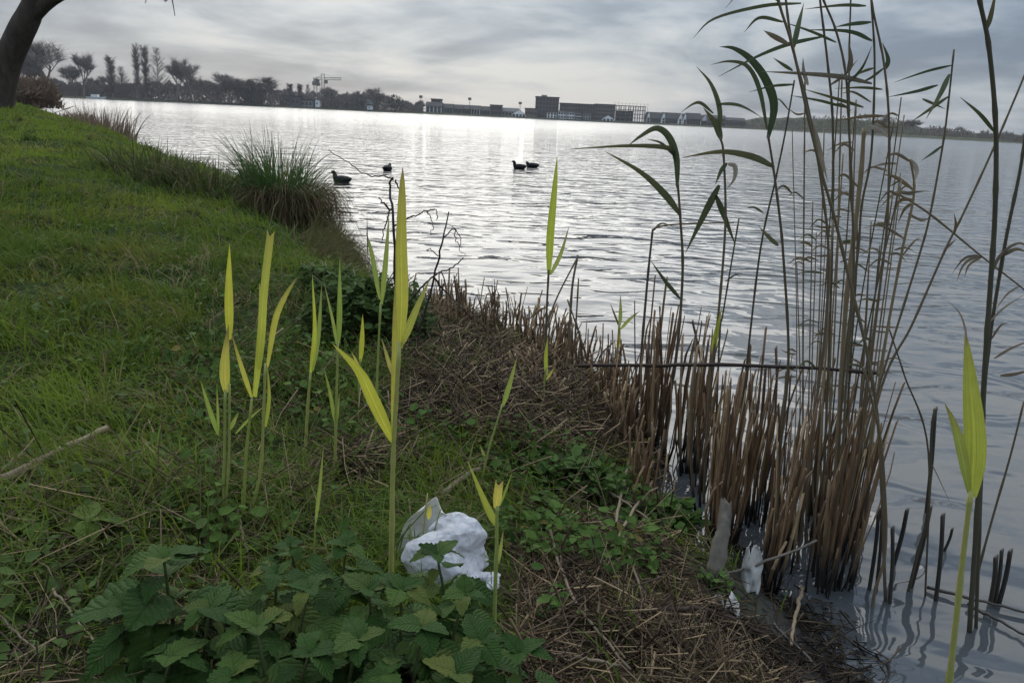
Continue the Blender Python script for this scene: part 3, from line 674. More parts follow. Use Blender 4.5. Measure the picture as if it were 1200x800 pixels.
tb, x0, x1, D, zw = building('tower_block', 627, 654, 114.5, 8, 'brick_dark', 'dark', 5, 7, 'square dark tower block, tallest on the far shore', depth=14, win=(1.1, 1.3))
mb = MB(); mb.box(x0 + 3, x0 + 6, D + 4, D + 7, zw + .5, zw + 1.4); mb.build('roof_hut', MAT['wall_grey'], tb, False)
def flats(a_, b2, tp, wl, lab, off=8, rows=4, c=6): return bld('apartment_block', a_, b2, tp, off, wl, 'dark', rows, c, lab, group='flats right of the tower block')
flats(656, 676, 122, 'brown', 'brown flats nearest the tower block'); flats(676, 697, 123, 'brick_dark', 'dark flats in the middle of the row'); flats(697, 720, 123.2, 'brown', 'brown flats left of the scaffolding', 8, 4, 7)
for a_, b2, tp, lab in [(641, 652, 132, 'white low house before the tower block'), (654, 663, 131, 'white house just right of the tower block'), (664, 673, 131.5, 'white house, second before the flats'), (674, 681, 133, 'small white house before the dark flats'), (683, 692, 134, 'pale house before the middle flats'), (706, 719, 135, 'white gabled house left of the scaffolding')]:
    bld('house', a_, b2, tp, 1, 'white' if 'white' in lab else 'pale', 'grey', 2, 3, lab, gable='y' if 'gabled' in lab else None, roof_h=2 if 'gabled' in lab else 0, depth=6, group='white houses at the water', win=(1.0, 1.1))
# building under construction: slabs, columns and scaffold poles
D = far_depth(738) + 7; x0, x1 = fx(720, D), fx(756, D); zt = at(738, 124, D)[2]
t = thing('building_site', ((x0 + x1) / 2, D, .8), 'open concrete building frame with scaffold poles', 'building', 'buildings along the far shore')
for k in range(5):
    z = 1 + (zt - 1) * k / 4; mb = MB(); mb.box(x0, x1, D, D + 10, z - .25, z); mb.build('floor_slab', MAT['wall_concrete'], t, False)
for k in range(7):
    x = x0 + .5 + (x1 - x0 - 1) * k / 6
    for yy in (D + .6, D + 9): mb = MB(); mb.box(x - .2, x + .2, yy - .2, yy + .2, .8, zt - .3); mb.build('column', MAT['wall_concrete'], t, False)
for k in range(10):
    x = x0 - .6 + (x1 - x0 + 1.2) * k / 9; mb = MB(); mb.tube([(x, D - 1, .8), (x, D - 1, zt + 1.6)], .07, 5); mb.build('scaffold_pole', MAT['steel'], t)
for k in range(1, 6):
    z = .8 + (zt + .6) * k / 5.2; mb = MB(); mb.box(x0 - .8, x1 + .8, D - 1.3, D - .7, z - .06, z); mb.build('scaffold_deck', MAT['steel'], t, False)
bld('infill_wall', 722, 741, 131, 9, 'brick_dark', 'dark', 2, 5, 'dark brick walling inside the open building frame', depth=6)
# row with white gables and dark roofs
gx_ = 757
for k, (wd, wl, gb, tp) in enumerate([(5, 'white', 'y', 131), (12, 'brick_dark', 'x', 131.5), (5, 'white', 'y', 131.5), (14, 'brick_dark', 'x', 132), (5, 'white', 'y', 132.5), (5, 'white', 'y', 133), (16, 'brick_dark', 'x', 132.5), (8, 'white', 'y', 134.5)]):
    o_ = ['first', 'second', 'third', 'fourth', 'fifth', 'sixth', 'seventh', 'last'][k]
    bld('row_house', gx_, gx_ + wd, tp, 6, wl, 'dark', 2, 1 if wd < 6 else 5, ('narrow white gabled' if wl == 'white' else 'wide dark roofed') + f' house, {o_} in the row right of the scaffolding', gable=gb, roof_h=3.2, group='white gabled row', win=(1, 1.1)); gx_ += wd + .35
bld('pavilion', 829, 850, 135, 5, 'brown', 'dark', 2, 8, 'long brown building right of the white gables', gable='x', roof_h=1.5)
bld('pavilion', 851, 873, 138, 6, 'brown', 'dark', 1, 8, 'low brown building before the embankment', gable='x', roof_h=1.5)
# tower cranes and slim masts
def lattice(mb, p, q, w_, n):
    p, q = np.array(p, float), np.array(q, float); d = q - p; u = d / np.linalg.norm(d); a = np.cross(u, [0, 1, 0]); a = a / (np.linalg.norm(a) + 1e-9) * w_ / 2; c = np.cross(u, a)
    cs = [a + c, a - c, -a - c, -a + c]
    for e in cs: mb.tube([p + e, q + e], .09, 4)
    for k in range(n):
        s0, s1 = p + d * k / n, p + d * (k + 1) / n
        for j in range(4): mb.tube([s0 + cs[j], s1 + cs[(j + 1) % 4]], .05, 3)
def crane(px, top, jy, jl, jr, label, off=60):
    D = far_depth(px) + off; x0 = fx(px, D); zt = at(px, top, D)[2]; zj = at(px, jy, D)[2]
    t = thing('tower_crane', (x0, D, 1), label, 'crane', 'tower cranes over the far shore')
    mb = MB(); lattice(mb, (x0, D, .8), (x0, D, zt), 1.5, 14); mb.build('mast', MAT['steel'], t)
    mb = MB(); a_, b2 = at(jl, jy, D)[0], at(jr, jy, D)[0]; lattice(mb, (x0 + .8, D, zj), (b2, D, zj + .4), 1.2, 12); mb.build('jib', MAT['steel'], t)
    mb = MB(); lattice(mb, (x0 - .8, D, zj), (a_, D, zj), 1.2, 4); mb.build('counter_jib', MAT['steel'], t)
    mb = MB(); mb.box(a_ - .6, a_ + 1.4, D - .6, D + .6, zj - 2.2, zj - .2); mb.build('counterweight', MAT['wall_concrete'], t, False)
    mb = MB(); mb.box(x0 + .9, x0 + 2.4, D - .8, D + .8, zj - 2.4, zj - .7); mb.build('cab', MAT['steel'], t, False)
    mb = MB(); mb.tube([(x0, D, zt), (b2 - 3, D, zj + .5)], .05, 4); mb.tube([(x0, D, zt), (a_ + 1, D, zj + .4)], .05, 4); mb.build('stay', MAT['steel'], t)
crane(379, 86.5, 92.5, 370, 400, 'tower crane with a long jib above the low dark houses')
crane(370, 91, 95, 367.5, 374, 'short dark crane standing just left of the long-jib one', 40)
def mast(px, top, label):
    D = far_depth(px) + 40; x0 = fx(px, D); zt = at(px, top, D)[2]; t = thing('light_mast', (x0, D, 1), label, 'mast', 'slim masts behind the terrace')
    mb = MB(); mb.tube([(x0, D, .8), (x0, D, zt)], [.22, .12], 6); mb.build('pole', MAT['steel'], t)
    mb = MB(); mb.box(x0 - .9, x0 + .9, D - .3, D + .3, zt - 1.4, zt); mb.build('lamp_head', MAT['steel'], t, False)
mast(493, 112, 'slim mast left of the terrace'); mast(550, 114.5, 'slim mast above the middle of the terrace'); mast(609, 119.5, 'slim mast above the pale shed left of the tower block')
t = thing('boat', water(112, 116.2), 'small white boat moored by the left far shore', 'boat')
pc = np.array(t.location); mb = MB(); L = 3.2
mb.add([pc + q for q in [(-L, -.9, .0), (L, -.9, .0), (L * 1.2, 0, .0), (L, .9, 0), (-L, .9, 0), (-L, -1.1, .8), (L, -1.1, .9), (L * 1.35, 0, 1.0), (L, 1.1, .9), (-L, 1.1, .8)]], [(0, 1, 6, 5), (1, 2, 7, 6), (2, 3, 8, 7), (3, 4, 9, 8), (4, 0, 5, 9), (5, 6, 7, 8, 9)]); mb.build('hull', MAT['white_paint'], t, False)
mb = MB(); mb.box(pc[0] - 1.4, pc[0] + 1.2, pc[1] - .7, pc[1] + .7, .85, 1.75); mb.build('cabin', MAT['white_paint'], t, False)

# ------------------------------------------------------------------ leaning tree, upper left
gp = np.array([-8.95, 14.0, 0.0]); gp[2] = tz(gp[0], gp[1]) - .15
t = thing('leaning_tree', gp, 'big bare tree leaning over the grass at the upper left', 'tree')
def tp(px, py, y): return at(px, py, y)
fork = tp(45, 8, 13.7)
mb = MB(); tr_pts = spline([gp, tp(3, 95, 14), tp(10, 70, 14), tp(24, 38, 13.9), tp(38, 8, 13.8), tp(55, -55, 13.6), tp(62, -140, 13.8), tp(60, -260, 14)], 22)
mb.tube(tr_pts, np.interp(np.linspace(0, 1, 22), [0, .06, .15, .5, .62, 1], [.33, .25, .22, .20, .15, .06]), 14); mb.build('trunk', MAT['bark'], t)
limbs = [[tp(34, 22, 13.85), tp(56, 2, 13.7), tp(85, -12, 13.5), tp(140, -30, 13.2), tp(195, -28, 13), tp(260, -60, 12.8)],
         [tp(52, -50, 13.6), tp(25, -110, 14), tp(0, -190, 14.6)], [tp(58, -100, 13.7), tp(110, -160, 13), tp(180, -240, 12.5)]]
lr = [(.135, .02), (.10, .02), (.09, .02)]
for L_, (ra, rb) in zip(limbs, lr):
    mb = MB(); q = spline(L_, 14); mb.tube(q, np.linspace(ra, rb, 14), 10); lo = mb.build('limb', MAT['bark'], t)
    tm = MB()
    for k in range(22):
        i = random.randrange(5, 13); p = q[i]; d = np.array([random.gauss(.2, .6), random.gauss(0, .6), random.gauss(.35, .45)]); ln = random.uniform(.35, 1.1)
        if (project((p + d * ln)[None])[1][0] > -12): continue
        tm.tube(spline([p, p + d * ln * .5 + np.array([0, 0, .05]), p + d * ln], 5), np.linspace(.011, .003, 5), 5)
    if tm.v: tm.build('twigs', MAT['bark'], t)
mb = MB()
for pts in ([(196, -29), (200, -8), (203, 6), (205, 19)], [(200, -8), (194, 2), (190, -4)], [(198, -20), (176, -8), (170, 4)]):
    mb.tube(spline([tp(a, c, 13.0) for a, c in pts], 7), np.linspace(.014, .005, 7), 5)
mb.build('hanging_twig', MAT['bark'], t)

# ------------------------------------------------------------------ shrubs and clumps along the left bank
def shrub(name, c, R3, n, mat_t, label, cat, lean=(0, 0, 1), wid=.006, ln=(.3, .9)):
    t = thing(name, c, label, cat); c = np.asarray(c, float); mb = MB()
    for k in range(26):
        a = random.uniform(0, 6.28); q = c + np.array([math.cos(a) * R3[0] * random.uniform(.2, .8), math.sin(a) * R3[1] * random.uniform(.2, .8), R3[2] * random.uniform(.5, .95)])
        mb.tube(spline([c + (q - c) * [.15, .15, 0] - [0, 0, .1], c + (q - c) * [.5, .5, .6], q], 5), np.linspace(.022, .006, 5), 5)
    mb.build('stem', MAT['dark_twig'], t)
    a = rng.uniform(0, 6.28, n); u = rng.uniform(.05, 1, n); rad = np.sqrt(np.clip(1 - (u * 1.1 - .25) ** 2, .05, 1)) * rng.uniform(.2, 1, n) ** .6 * (.7 + .5 * vnoise(a * 1.6, u * 3, 4))
    P = c + np.stack([np.cos(a) * rad * R3[0], np.sin(a) * rad * R3[1], u * R3[2] * (.75 + .4 * vnoise(a * 2.2, u * 0, 14))], 1)
    d = rng.normal(0, .55, (n, 3)) + np.array(lean); d /= np.linalg.norm(d, axis=1)[:, None]; s = np.cross(d, rng.normal(0, 1, (n, 3))); s /= np.linalg.norm(s, axis=1)[:, None]
    L = rng.uniform(*ln, n)[:, None] * .6
    obj('twigs', tri_mesh('twigs', np.stack([P - s * wid, P + s * wid, P + d * L], 1).reshape(-1, 3), np.arange(3 * n).reshape(-1, 3), mat_t), t)
    return t
leafy('brown_brush', [(.16, .115, .085), (.20, .15, .10)], .2, .8, .1, nscale=8, var=.3)
leafy('shrub_green', [(.05, .085, .025)], .3, .5, .3, nscale=30, var=.35)
def on_bank(x, y, dz=0): return (x, y, tz(x, y) + dz)
shrub('brown_bush', on_bank(-16.3, 27.2), (1.25, 1.2, .80), 3000, MAT['brown_brush'], 'dense brown leafless bush right of the leaning trunk', 'bush', wid=.022, ln=(.3, .8))
shrub('brown_bush', on_bank(-18.0, 28.0), (1.3, 1.3, .62), 2000, MAT['brown_brush'], 'lower brown bush partly behind the leaning trunk', 'bush', wid=.022, ln=(.3, .8))
shrub('brown_bush', on_bank(-13.8, 25.8), (.8, .8, .55), 1000, MAT['brown_brush'], 'small brown bush hanging over the far end of the bank', 'bush', wid=.018, ln=(.2, .5))
# reed clump on the left bank
def blade_clump(name, c, n, rad, hh, lean, cols_, label, cat, wid=(.006, .012), group=None, mat='grass'):
    c = np.asarray(c, float); t = thing(name, c, label, cat, group); a = rng.uniform(0, 6.28, n); q = np.sqrt(rng.uniform(0, 1, n)) * rad
    x = c[0] + np.cos(a) * q; y = c[1] + np.sin(a) * q; z = np.maximum(terrain(x, y), -.05); z = np.minimum(z, c[2] + .05)
    C = lerp(cols_[0], cols_[1], rng.uniform(0, 1, n)); dr = rng.uniform(0, 1, n) < .15; C[dr] = np.array(cols_[2]) * rng.uniform(.7, 1.2, (dr.sum(), 1))
    V, T, Cc = blades(np.stack([x, y, z - .02], 1), rng.uniform(*hh, n), rng.uniform(*wid, n), a + rng.normal(0, .5, n), np.clip(rng.normal(*lean, n) * (.35 + .8 * q / rad), .02, 1.6), C, .8, 5)
    obj('blades', tri_mesh('blades', V, T, MAT[mat], Cc), t); return t
for k, (x_, y_, n_, r_, h_, lab) in enumerate([(-10.7, 21.0, 380, .75, (.4, 1.25), 'brown reed clump at the water on the far left bank'), (-9.75, 20.3, 110, .35, (.2, .75), 'low brown reeds in front of the tall left clump'), (-11.6, 22.6, 150, .6, (.3, .8), 'sparse brown reeds behind the tall left clump')]):
    blade_clump('reed_clump', on_bank(x_, y_), n_, r_, h_, (.22, .15), ((.14, .10, .075), (.20, .15, .10), (.25, .2, .13)), lab, 'reeds', (.02, .045), 'brown reeds on the left bank')
# low edge tufts
for k, (px_, py_, r_, h_, lab) in enumerate([(180, 206, .45, (.15, .38), 'dark weed tuft at the bank edge, farthest of three'), (243, 222, .40, (.12, .36), 'dark weed tuft at the bank edge, middle of three'), (212, 215, .3, (.1, .25), 'small grass tuft between the dark edge tufts')]):
    p = ground(px_, py_); blade_clump('edge_tuft', p, 420, r_, h_, (.6, .3), ((.045, .06, .02), (.085, .10, .035), (.16, .13, .08)), lab, 'grass tuft', (.010, .02), 'tufts along the left bank edge')
# big sedge tussock with its skirt of dead leaves
sx, sy = -1.93, 6.55; sz = tz(sx, sy)
t = blade_clump('sedge_tussock', (sx, sy, sz + .02), 900, .25, (.34, .74), (.5, .26), ((.035, .075, .024), (.075, .125, .035), (.17, .15, .07)), 'big dark green sedge tussock overhanging the water', 'sedge', (.007, .013))
n = 1300; a = rng.uniform(-2.2, .7, n); q = rng.uniform(.1, .34, n); x = sx + np.cos(a) * q * 1.1; y = sy + np.sin(a) * q
C = lerp((.075, .05, .03), (.21, .16, .085), rng.uniform(0, 1, n))
V, T, Cc = blades(np.stack([x, y, np.full(n, sz + .10) + rng.uniform(-.10, .12, n)], 1), rng.uniform(.18, .38, n), rng.uniform(.005, .010, n), a + rng.normal(0, .4, n), rng.uniform(1.4, 2.3, n), C, .3, 4)
obj('dead_skirt', tri_mesh('dead_skirt', V, T, MAT['grass'], Cc), t)
# weed bush at the water right of the tussock
def weed(c, R3, n, label, sz=(.018, .04), cols_=((.028, .055, .016), (.075, .115, .032))):
    t = thing('weed_bush', c, label, 'weeds'); a = rng.uniform(0, 6.28, n); u = rng.uniform(0, 1, n); q = np.sqrt(rng.uniform(0, 1, n)) * np.sqrt(np.clip(1.05 - u ** 2, .05, 1))
    x = c[0] + np.cos(a) * q * R3[0]; y = c[1] + np.sin(a) * q * R3[1]; z = c[2] + u * R3[2] * (.6 + .6 * vnoise(a * 1.8, q * 4, 5))
    V, T, Cc = leaf_cloud(x, y, z - .03, rng.uniform(*sz, n), lerp(cols_[0], cols_[1], np.clip(rng.uniform(0, 1, n) * .7 + u * .35, 0, 1)), .02)
    obj('leaves', tri_mesh('leaves', V, T, MAT['ground_leaf'], Cc, True), t); mb = MB()
    for k in range(14):
        a = random.uniform(0, 6.28); e = np.array([math.cos(a) * R3[0] * .7, math.sin(a) * R3[1] * .7, R3[2] * .9]); mb.tube(spline([np.array(c) - [0, 0, .05], np.array(c) + e * [.5, .5, .6], np.array(c) + e], 5), np.linspace(.006, .002, 5), 5)
    mb.build('stem', MAT['nettle_stem'], t)
p = ground(428, 392); weed(p, (.30, .25, .26), 1500, 'dark leafy weed bush at the water left of the cut reeds', (.02, .045))
p = ground(385, 345); weed(p, (.22, .2, .14), 700, 'low leafy weeds below the sedge tussock', (.02, .045))
p = ground(770, 615); weed(p, (.15, .12, .10), 520, 'bright green weeds in front of the cut reeds', (.018, .042), ((.05, .10, .02), (.11, .19, .045)))
p = ground(655, 560); weed(p, (.20, .10, .07), 420, 'leafy weeds on the bank right of the plastic bag', (.02, .05), ((.045, .085, .02), (.10, .16, .045)))
p = ground(835, 690); weed(p, (.05, .06, .05), 120, 'small green weed at the foot of the cut reeds', (.012, .025), ((.05, .10, .02), (.10, .17, .04)))

# ------------------------------------------------------------------ waterfowl
def coot(px, py, heading, label, tucked=False):
    p = water(px, py); t = thing('coot', p, label, 'coot', 'coots on the lake'); p = np.array(p)
    sp_ = [(-.19, .085, .010, .010), (-.17, .078, .045, .028), (-.12, .062, .085, .062), (-.03, .052, .105, .085), (.06, .052, .098, .085), (.115, .065, .070, .075), (.140, .105, .045, .050), (.148, .140, .037, .040), (.152, .168, .037, .040), (.172, .188, .037, .037), (.200, .186, .026, .027), (.216, .180, .013, .014)]
    if tucked: sp_ = sp_[:6] + [(.138, .095, .05, .05), (.150, .12, .04, .042), (.172, .135, .036, .036), (.195, .132, .02, .02)]
    n = 12; vs = []; sp_ = [tuple(q * .87 for q in e) for e in sp_]; ch, sh = math.cos(heading), math.sin(heading); pr = np.array([(a, c) for a, c, _, _ in sp_]); T = np.gradient(pr, axis=0)
    for k, (a, z, rw, rh) in enumerate(sp_):
        tx, tz_ = T[k] / (np.linalg.norm(T[k]) + 1e-9)
        for j in range(n):
            q = 2 * math.pi * j / n; u, v = math.cos(q) * rw, math.sin(q) * rh; lx, lz = a - tz_ * v, z + tx * v
            vs.append((p[0] + lx * ch - u * sh, p[1] + lx * sh + u * ch, p[2] + lz))
    m_ = len(sp_); mb = MB(); mb.add(vs, [(k * n + j, k * n + (j + 1) % n, (k + 1) * n + (j + 1) % n, (k + 1) * n + j) for k in range(m_ - 1) for j in range(n)] + [tuple(range(n))[::-1], tuple((m_ - 1) * n + j for j in range(n))])
    mb.build('body', MAT['coot_black'], t); a, z = sp_[-1][0], sp_[-1][1]; mb = MB()
    L = [(p[0] + (a - .008 + e) * ch, p[1] + (a - .008 + e) * sh, p[2] + z + f) for e, f in ((0, .004), (.02, -.003), (.038, -.010))]; mb.tube(L, [.011, .008, .003], 8); mb.build('bill', MAT['coot_bill'], t)
coot(401, 214, math.radians(172), 'black coot swimming left, nearest the sedge tussock')
coot(454, 200, math.radians(80), 'black coot seen from behind between the tussock and yellow shoot', True)
coot(609, 198, math.radians(184), 'front black coot of the pair on open water')
coot(624, 196.5, math.radians(176), 'rear black coot of the pair on open water', True)

# ------------------------------------------------------------------ reeds: stems and long leaves
def leaf_profile(n, notch=False):
    t = np.linspace(0, 1, n); w_ = np.interp(t, [0, .08, .2, .32, .5, .7, .85, .95, 1], [.38, .66, .93, 1, .88, .6, .34, .13, .02])
    if notch: w_ = np.clip(.5 + 1.5 * t, 0, 1) * (1 - .25 * t)
    return w_
def plant(name, label, cat, base, stems, leaves, group=None, dy=0.0, y0=None, smat='reed_stem', lmat='reed_leaf'):
    g0 = ground(*base); g0 = g0 - np.array([0, 0, .03]); yb = g0[1] if y0 is None else y0
    if y0 is not None:
        q = at(base[0], base[1], y0); g0 = np.array([q[0], y0, max(tz(q[0], y0), -.12) - .02])
    t = thing(name, (g0[0], g0[1], max(g0[2] + .03, 0)), label, cat, group)
    def dep(py): return yb + dy * np.clip((base[1] - py) / 400, -.2, 2)
    pxm = 1 / 940 * math.hypot(yb, EYE * .5) * 1.0
    for s in stems:
        pts, wd = s[0], s[1]; mt = s[2] if len(s) > 2 else smat
        P = [at(a, c, dep(c)) for a, c in pts]
        if not (len(s) > 3 and s[3]): P = [g0 + np.array([(P[0] - g0)[0] * .0, 0, 0])] + P
        q = spline(P, 40); Ls = np.linalg.norm(np.diff(q, axis=0), axis=1).sum(); nj = max(1, int(Ls / .17)); n = nj * 6 + 1; q = spline(P, max(n, 9)); n = len(q); mb = MB()
        wd *= .86; rad = np.linspace(wd * pxm / 2 * 1.05, wd * pxm / 2 * .68, n)
        if wd > 2.2: rad = rad * np.where(np.arange(n) % 6 == 5, 1.22, 1.0)
        mb.tube(q, rad, 7); mb.build('stem', MAT[mt], t)
    for L in leaves:
        pts, wd = L[0], L[1]; mt = L[2] if len(L) > 2 else lmat; nt_ = len(L) > 3 and L[3]
        n = max(9, 4 * len(pts)); sy_ = random.uniform(-.10, .10) * (len(pts) > 1)
        m_ = len(pts); P = [at(a, c, dep(c) + sy_ * (k / (m_ - 1)) ** 1.3 * min(1, math.hypot(pts[-1][0] - pts[0][0], pts[-1][1] - pts[0][1]) / 80)) for k, (a, c) in enumerate(pts)]
        mb = MB(); mb.ribbon(spline(P, n), np.maximum(leaf_profile(n, nt_) * wd * pxm * (.82 if mt in (Y, PG) else .62), .0006), random.uniform(-.35, .35), random.uniform(.2, .5), notch=nt_)
        mb.build('leaf', MAT[mt], t)
    return t
YG = 'yellow-green reed shoots on the bank'
Y, PG, RL, DL, PD = 'yellow_leaf', 'pale_green_leaf', 'reed_leaf', 'dry_leaf', 'pale_dry_leaf'
def shoot(label, base, stems, leaves, **k): return plant('reed_shoot', label, 'reed shoot', base, stems, leaves, YG, smat='green_stem', lmat=Y, **k)
shoot('tallest yellow reed shoot, with broad leaves, left of the bag', (457, 712), [([(459, 620), (460, 560), (462, 506), (468, 400)], 8)],
    [([(469, 408), (471, 350), (470, 290), (471, 227), (472, 196)], 17), ([(461, 512), (463, 452), (463, 380), (464, 318)], 11), ([(471, 404), (486, 367), (504, 326)], 11), ([(461, 518), (438, 470), (420, 434), (390, 403)], 18), ([(460, 440), (447, 396)], 6)])
shoot('pale reed shoot with two thin leaves behind the tallest shoot', (438, 530), [([(441, 470), (443, 416), (446, 355)], 4)], [([(447, 357), (452, 304), (456, 250)], 8, PG), ([(445, 351), (436, 299), (429, 272)], 7, PG), ([(431, 300), (430, 250)], 2.5, DL)])
shoot('short reed shoot between the two taller ones', (420, 480), [([(421, 440), (422, 420)], 3)], [([(422, 424), (424, 395), (425, 368)], 8), ([(421, 430), (412, 412)], 4)])
shoot('slim pale reed shoot left of the tallest one', (392, 560), [([(394, 480), (396, 400)], 4.5)], [([(397, 402), (398, 355), (398, 303)], 8, PG), ([(396, 408), (390, 375), (380, 332)], 5, PG), ([(393, 496), (388, 465), (380, 432)], 6, PG), ([(394, 500), (398, 460)], 4, PG)])
shoot('reed shoot with two upright leaves in the middle of the left group', (356, 548), [([(358, 520), (361, 470), (364, 436)], 5)], [([(364, 438), (369, 389), (366, 322)], 7), ([(366, 434), (373, 389), (377, 332)], 8, PG)])
shoot('leftmost yellow reed shoot with two stacked leaves', (260, 612), [([(263, 540), (264, 456)], 5), ([(268, 540), (269, 450)], 4.5)],
    [([(265, 460), (264, 425), (268, 380)], 15), ([(269, 398), (268, 342), (269, 286)], 12), ([(256, 510), (245, 478), (235, 446)], 7, PG), ([(256, 510), (254, 450)], 4, PG), ([(268, 505), (280, 482)], 6, PG)])
shoot('yellow reed shoot with a tall split-topped leaf beside the leftmost', (284, 612), [([(288, 540), (295, 468)], 5), ([(304, 560), (309, 481), (311, 426)], 5)],
    [([(298, 465), (305, 400), (309, 340), (317, 270)], 13, Y, True), ([(313, 430), (322, 375), (335, 345), (349, 324)], 9), ([(295, 466), (283, 430), (271, 390)], 7), ([(304, 430), (306, 385), (304, 332)], 9), ([(311, 500), (315, 465), (313, 425)], 6), ([(276, 508), (295, 488), (314, 472)], 4, PG)])
shoot('thin single-leaved reed shoot above the nettles', (367, 690), [([(368, 650), (370, 605)], 3)], [([(370, 612), (375, 570), (379, 524)], 6, PG)])
shoot('small yellow reed shoot with a snapped top beside the bag', (578, 800), [([(580, 700), (582, 641), (582, 614), (583, 592)], 6)], [([(583, 617), (570, 592), (548, 540)], 11), ([(581, 596), (583, 580), (585, 563)], 14, Y, True), ([(586, 592), (600, 554)], 3.5, PG), ([(584, 660), (590, 620)], 5, PG)])
shoot('thin reed shoot sticking up in front of the bag', (490, 655), [([(494, 641), (501, 578)], 3)], [([(502, 608), (504, 590)], 8), ([(494, 640), (485, 652)], 2.5, PG)])
shoot('leaning reed shoot rising from the matted reeds', (562, 568), [([(572, 530), (589, 473)], 3.5)], [([(589, 476), (597, 450), (606, 418)], 8, PG), ([(570, 540), (562, 520)], 4, PG)])
shoot('tall slender shoot with one yellow blade against the water', (637, 470), [([(640, 420), (640, 379), (643, 316)], 4, 'reed_stem')], [([(643, 322), (645, 274), (650, 220), (653, 182)], 11), ([(645, 322), (657, 298), (667, 265)], 6, PG)])
shoot('short yellow shoot in the reed stubble', (636, 480), [([(638, 450), (640, 430)], 3)], [([(640, 440), (640, 415), (642, 395)], 6), ([(640, 445), (650, 430)], 4)])
shoot('small three-leaved shoot standing against the water', (722, 455), [([(723, 420), (726, 378)], 4)], [([(726, 382), (727, 365), (727, 345)], 6, PG), ([(726, 384), (720, 368), (715, 355)], 4, DL), ([(727, 386), (738, 374), (750, 364)], 5, PG), ([(724, 410), (727, 385)], 6, Y)])
plant('reed_shoot', 'bright yellow leafed reed shoot at the right water edge', 'reed shoot', (1104, 850), [([(1112, 800), (1120, 730), (1130, 640), (1138, 575)], 9.5, 'green_stem')],
    [([(1139, 582), (1142, 520), (1137, 450), (1131, 385)], 30, Y), ([(1133, 405), (1131, 385), (1124, 366), (1110, 352)], 3.5, DL), ([(1136, 578), (1127, 530), (1118, 497), (1107, 472)], 15, PG)], YG)

WR = 'tall reeds standing in the water'
def reed(label, base, stems, leaves, **k): return plant('tall_reed', label, 'reed', base, stems, leaves, WR, **k)
reed('green reed with long drooping leaves, leftmost of the tall reeds', (778, 545), [([(785, 470), (794, 405), (800, 318), (797, 252), (794, 213)], 4.5)],
    [([(794, 220), (793, 185), (784, 160), (769, 150), (750, 160), (736, 171)], 13), ([(791, 188), (784, 174), (738, 171), (666, 175)], 9), ([(790, 183), (775, 168), (758, 163)], 5), ([(797, 252), (780, 229), (751, 202), (708, 177)], 13), ([(797, 350), (780, 330), (763, 306)], 8)])
reed('bent-over dark reed stalk left of the leafy reeds', (745, 505), [([(751, 421), (759, 326), (765, 268)], 4), ([(766, 268), (780, 264), (812, 262), (860, 261)], 2.6, 'reed_stem', True)], [([(764, 272), (775, 262), (790, 266)], 4)])
reed('green reed with a sheathed top and paired leaves', (825, 590), [([(829, 500), (833, 440), (842, 367), (850, 264), (848, 182), (844, 161)], 4)],
    [([(845, 164), (838, 145), (824, 126)], 13), ([(844, 152), (843, 125), (833, 98), (816, 78)], 9), ([(836, 133), (822, 121), (812, 122), (798, 132)], 6), ([(839, 122), (860, 122), (875, 127), (893, 138)], 6), ([(852, 191), (845, 200), (838, 217)], 8), ([(853, 192), (861, 196), (860, 210), (851, 222)], 9, PD), ([(843, 217), (825, 252), (803, 297)], 13), ([(839, 229), (850, 256), (862, 288)], 11), ([(835, 415), (839, 390), (846, 360)], 8, Y)])
reed('thin dark reed leaning right of the paired leaves', (838, 560), [([(843, 400), (848, 363), (866, 256)], 3)], [([(850, 330), (862, 322), (868, 325)], 3)])
reed('green reed with an arching top and one wide side leaf', (905, 640), [([(915, 520), (924, 420), (918, 300), (912, 240), (906, 195), (900, 158)], 4)],
    [([(900, 162), (907, 125), (898, 95), (880, 70), (860, 57), (843, 55)], 15), ([(899, 152), (890, 105), (876, 78), (855, 72), (833, 76)], 8), ([(907, 196), (882, 184), (845, 178), (798, 185)], 12), ([(912, 288), (900, 277), (889, 265)], 8)])
reed('slanting thin reed crossing behind the arching one', (852, 600), [([(870, 470), (890, 300), (909, 210), (920, 157), (931, 94)], 3)], [([(895, 250), (884, 243), (874, 244)], 4), ([(925, 130), (915, 118), (908, 115)], 3)])
reed('dark reed curving up left past broken sheaths', (1040, 705), [([(1031, 520), (1017, 418), (996, 330), (978, 255), (965, 210), (950, 150), (929, 56), (912, 0), (898, -70)], 4.6)],
    [([(924, 52), (905, 42), (895, 36)], 9, DL), ([(929, 58), (935, 30), (942, 4)], 10), ([(918, 26), (890, 21), (872, 38)], 6), ([(939, 4), (894, 7), (837, 22), (812, 45)], 6), ([(912, 2), (880, -20), (850, 10)], 5)])
reed('dark reed with a dry brown horizontal leaf', (935, 660), [([(950, 520), (966, 400), (971, 300), (965, 232), (954, 161), (942, 105), (930, 60), (922, 10), (918, -40)], 4)],
    [([(1022, 98), (987, 90), (939, 86), (892, 84)], 9, DL), ([(965, 43), (924, 52), (886, 67), (842, 90)], 7), ([(931, 99), (905, 101), (878, 108)], 5), ([(929, 83), (918, 76), (906, 68)], 6), ([(952, 145), (961, 180), (970, 213)], 10, PD), ([(947, 100), (942, 85), (941, 68)], 7, PD)])
reed('straight dark reed in the middle of the tall clump', (962, 650), [([(968, 500), (975, 300), (976, 150), (970, 75), (961, 0), (955, -60)], 3.6)],
    [([(1012, 126), (980, 116), (940, 104)], 6), ([(990, 126), (960, 118), (926, 112)], 5), ([(980, 50), (950, 37), (918, 26)], 5), ([(973, 100), (990, 88), (1005, 70)], 5, DL), ([(1015, 7), (987, 6), (942, 11)], 6)])
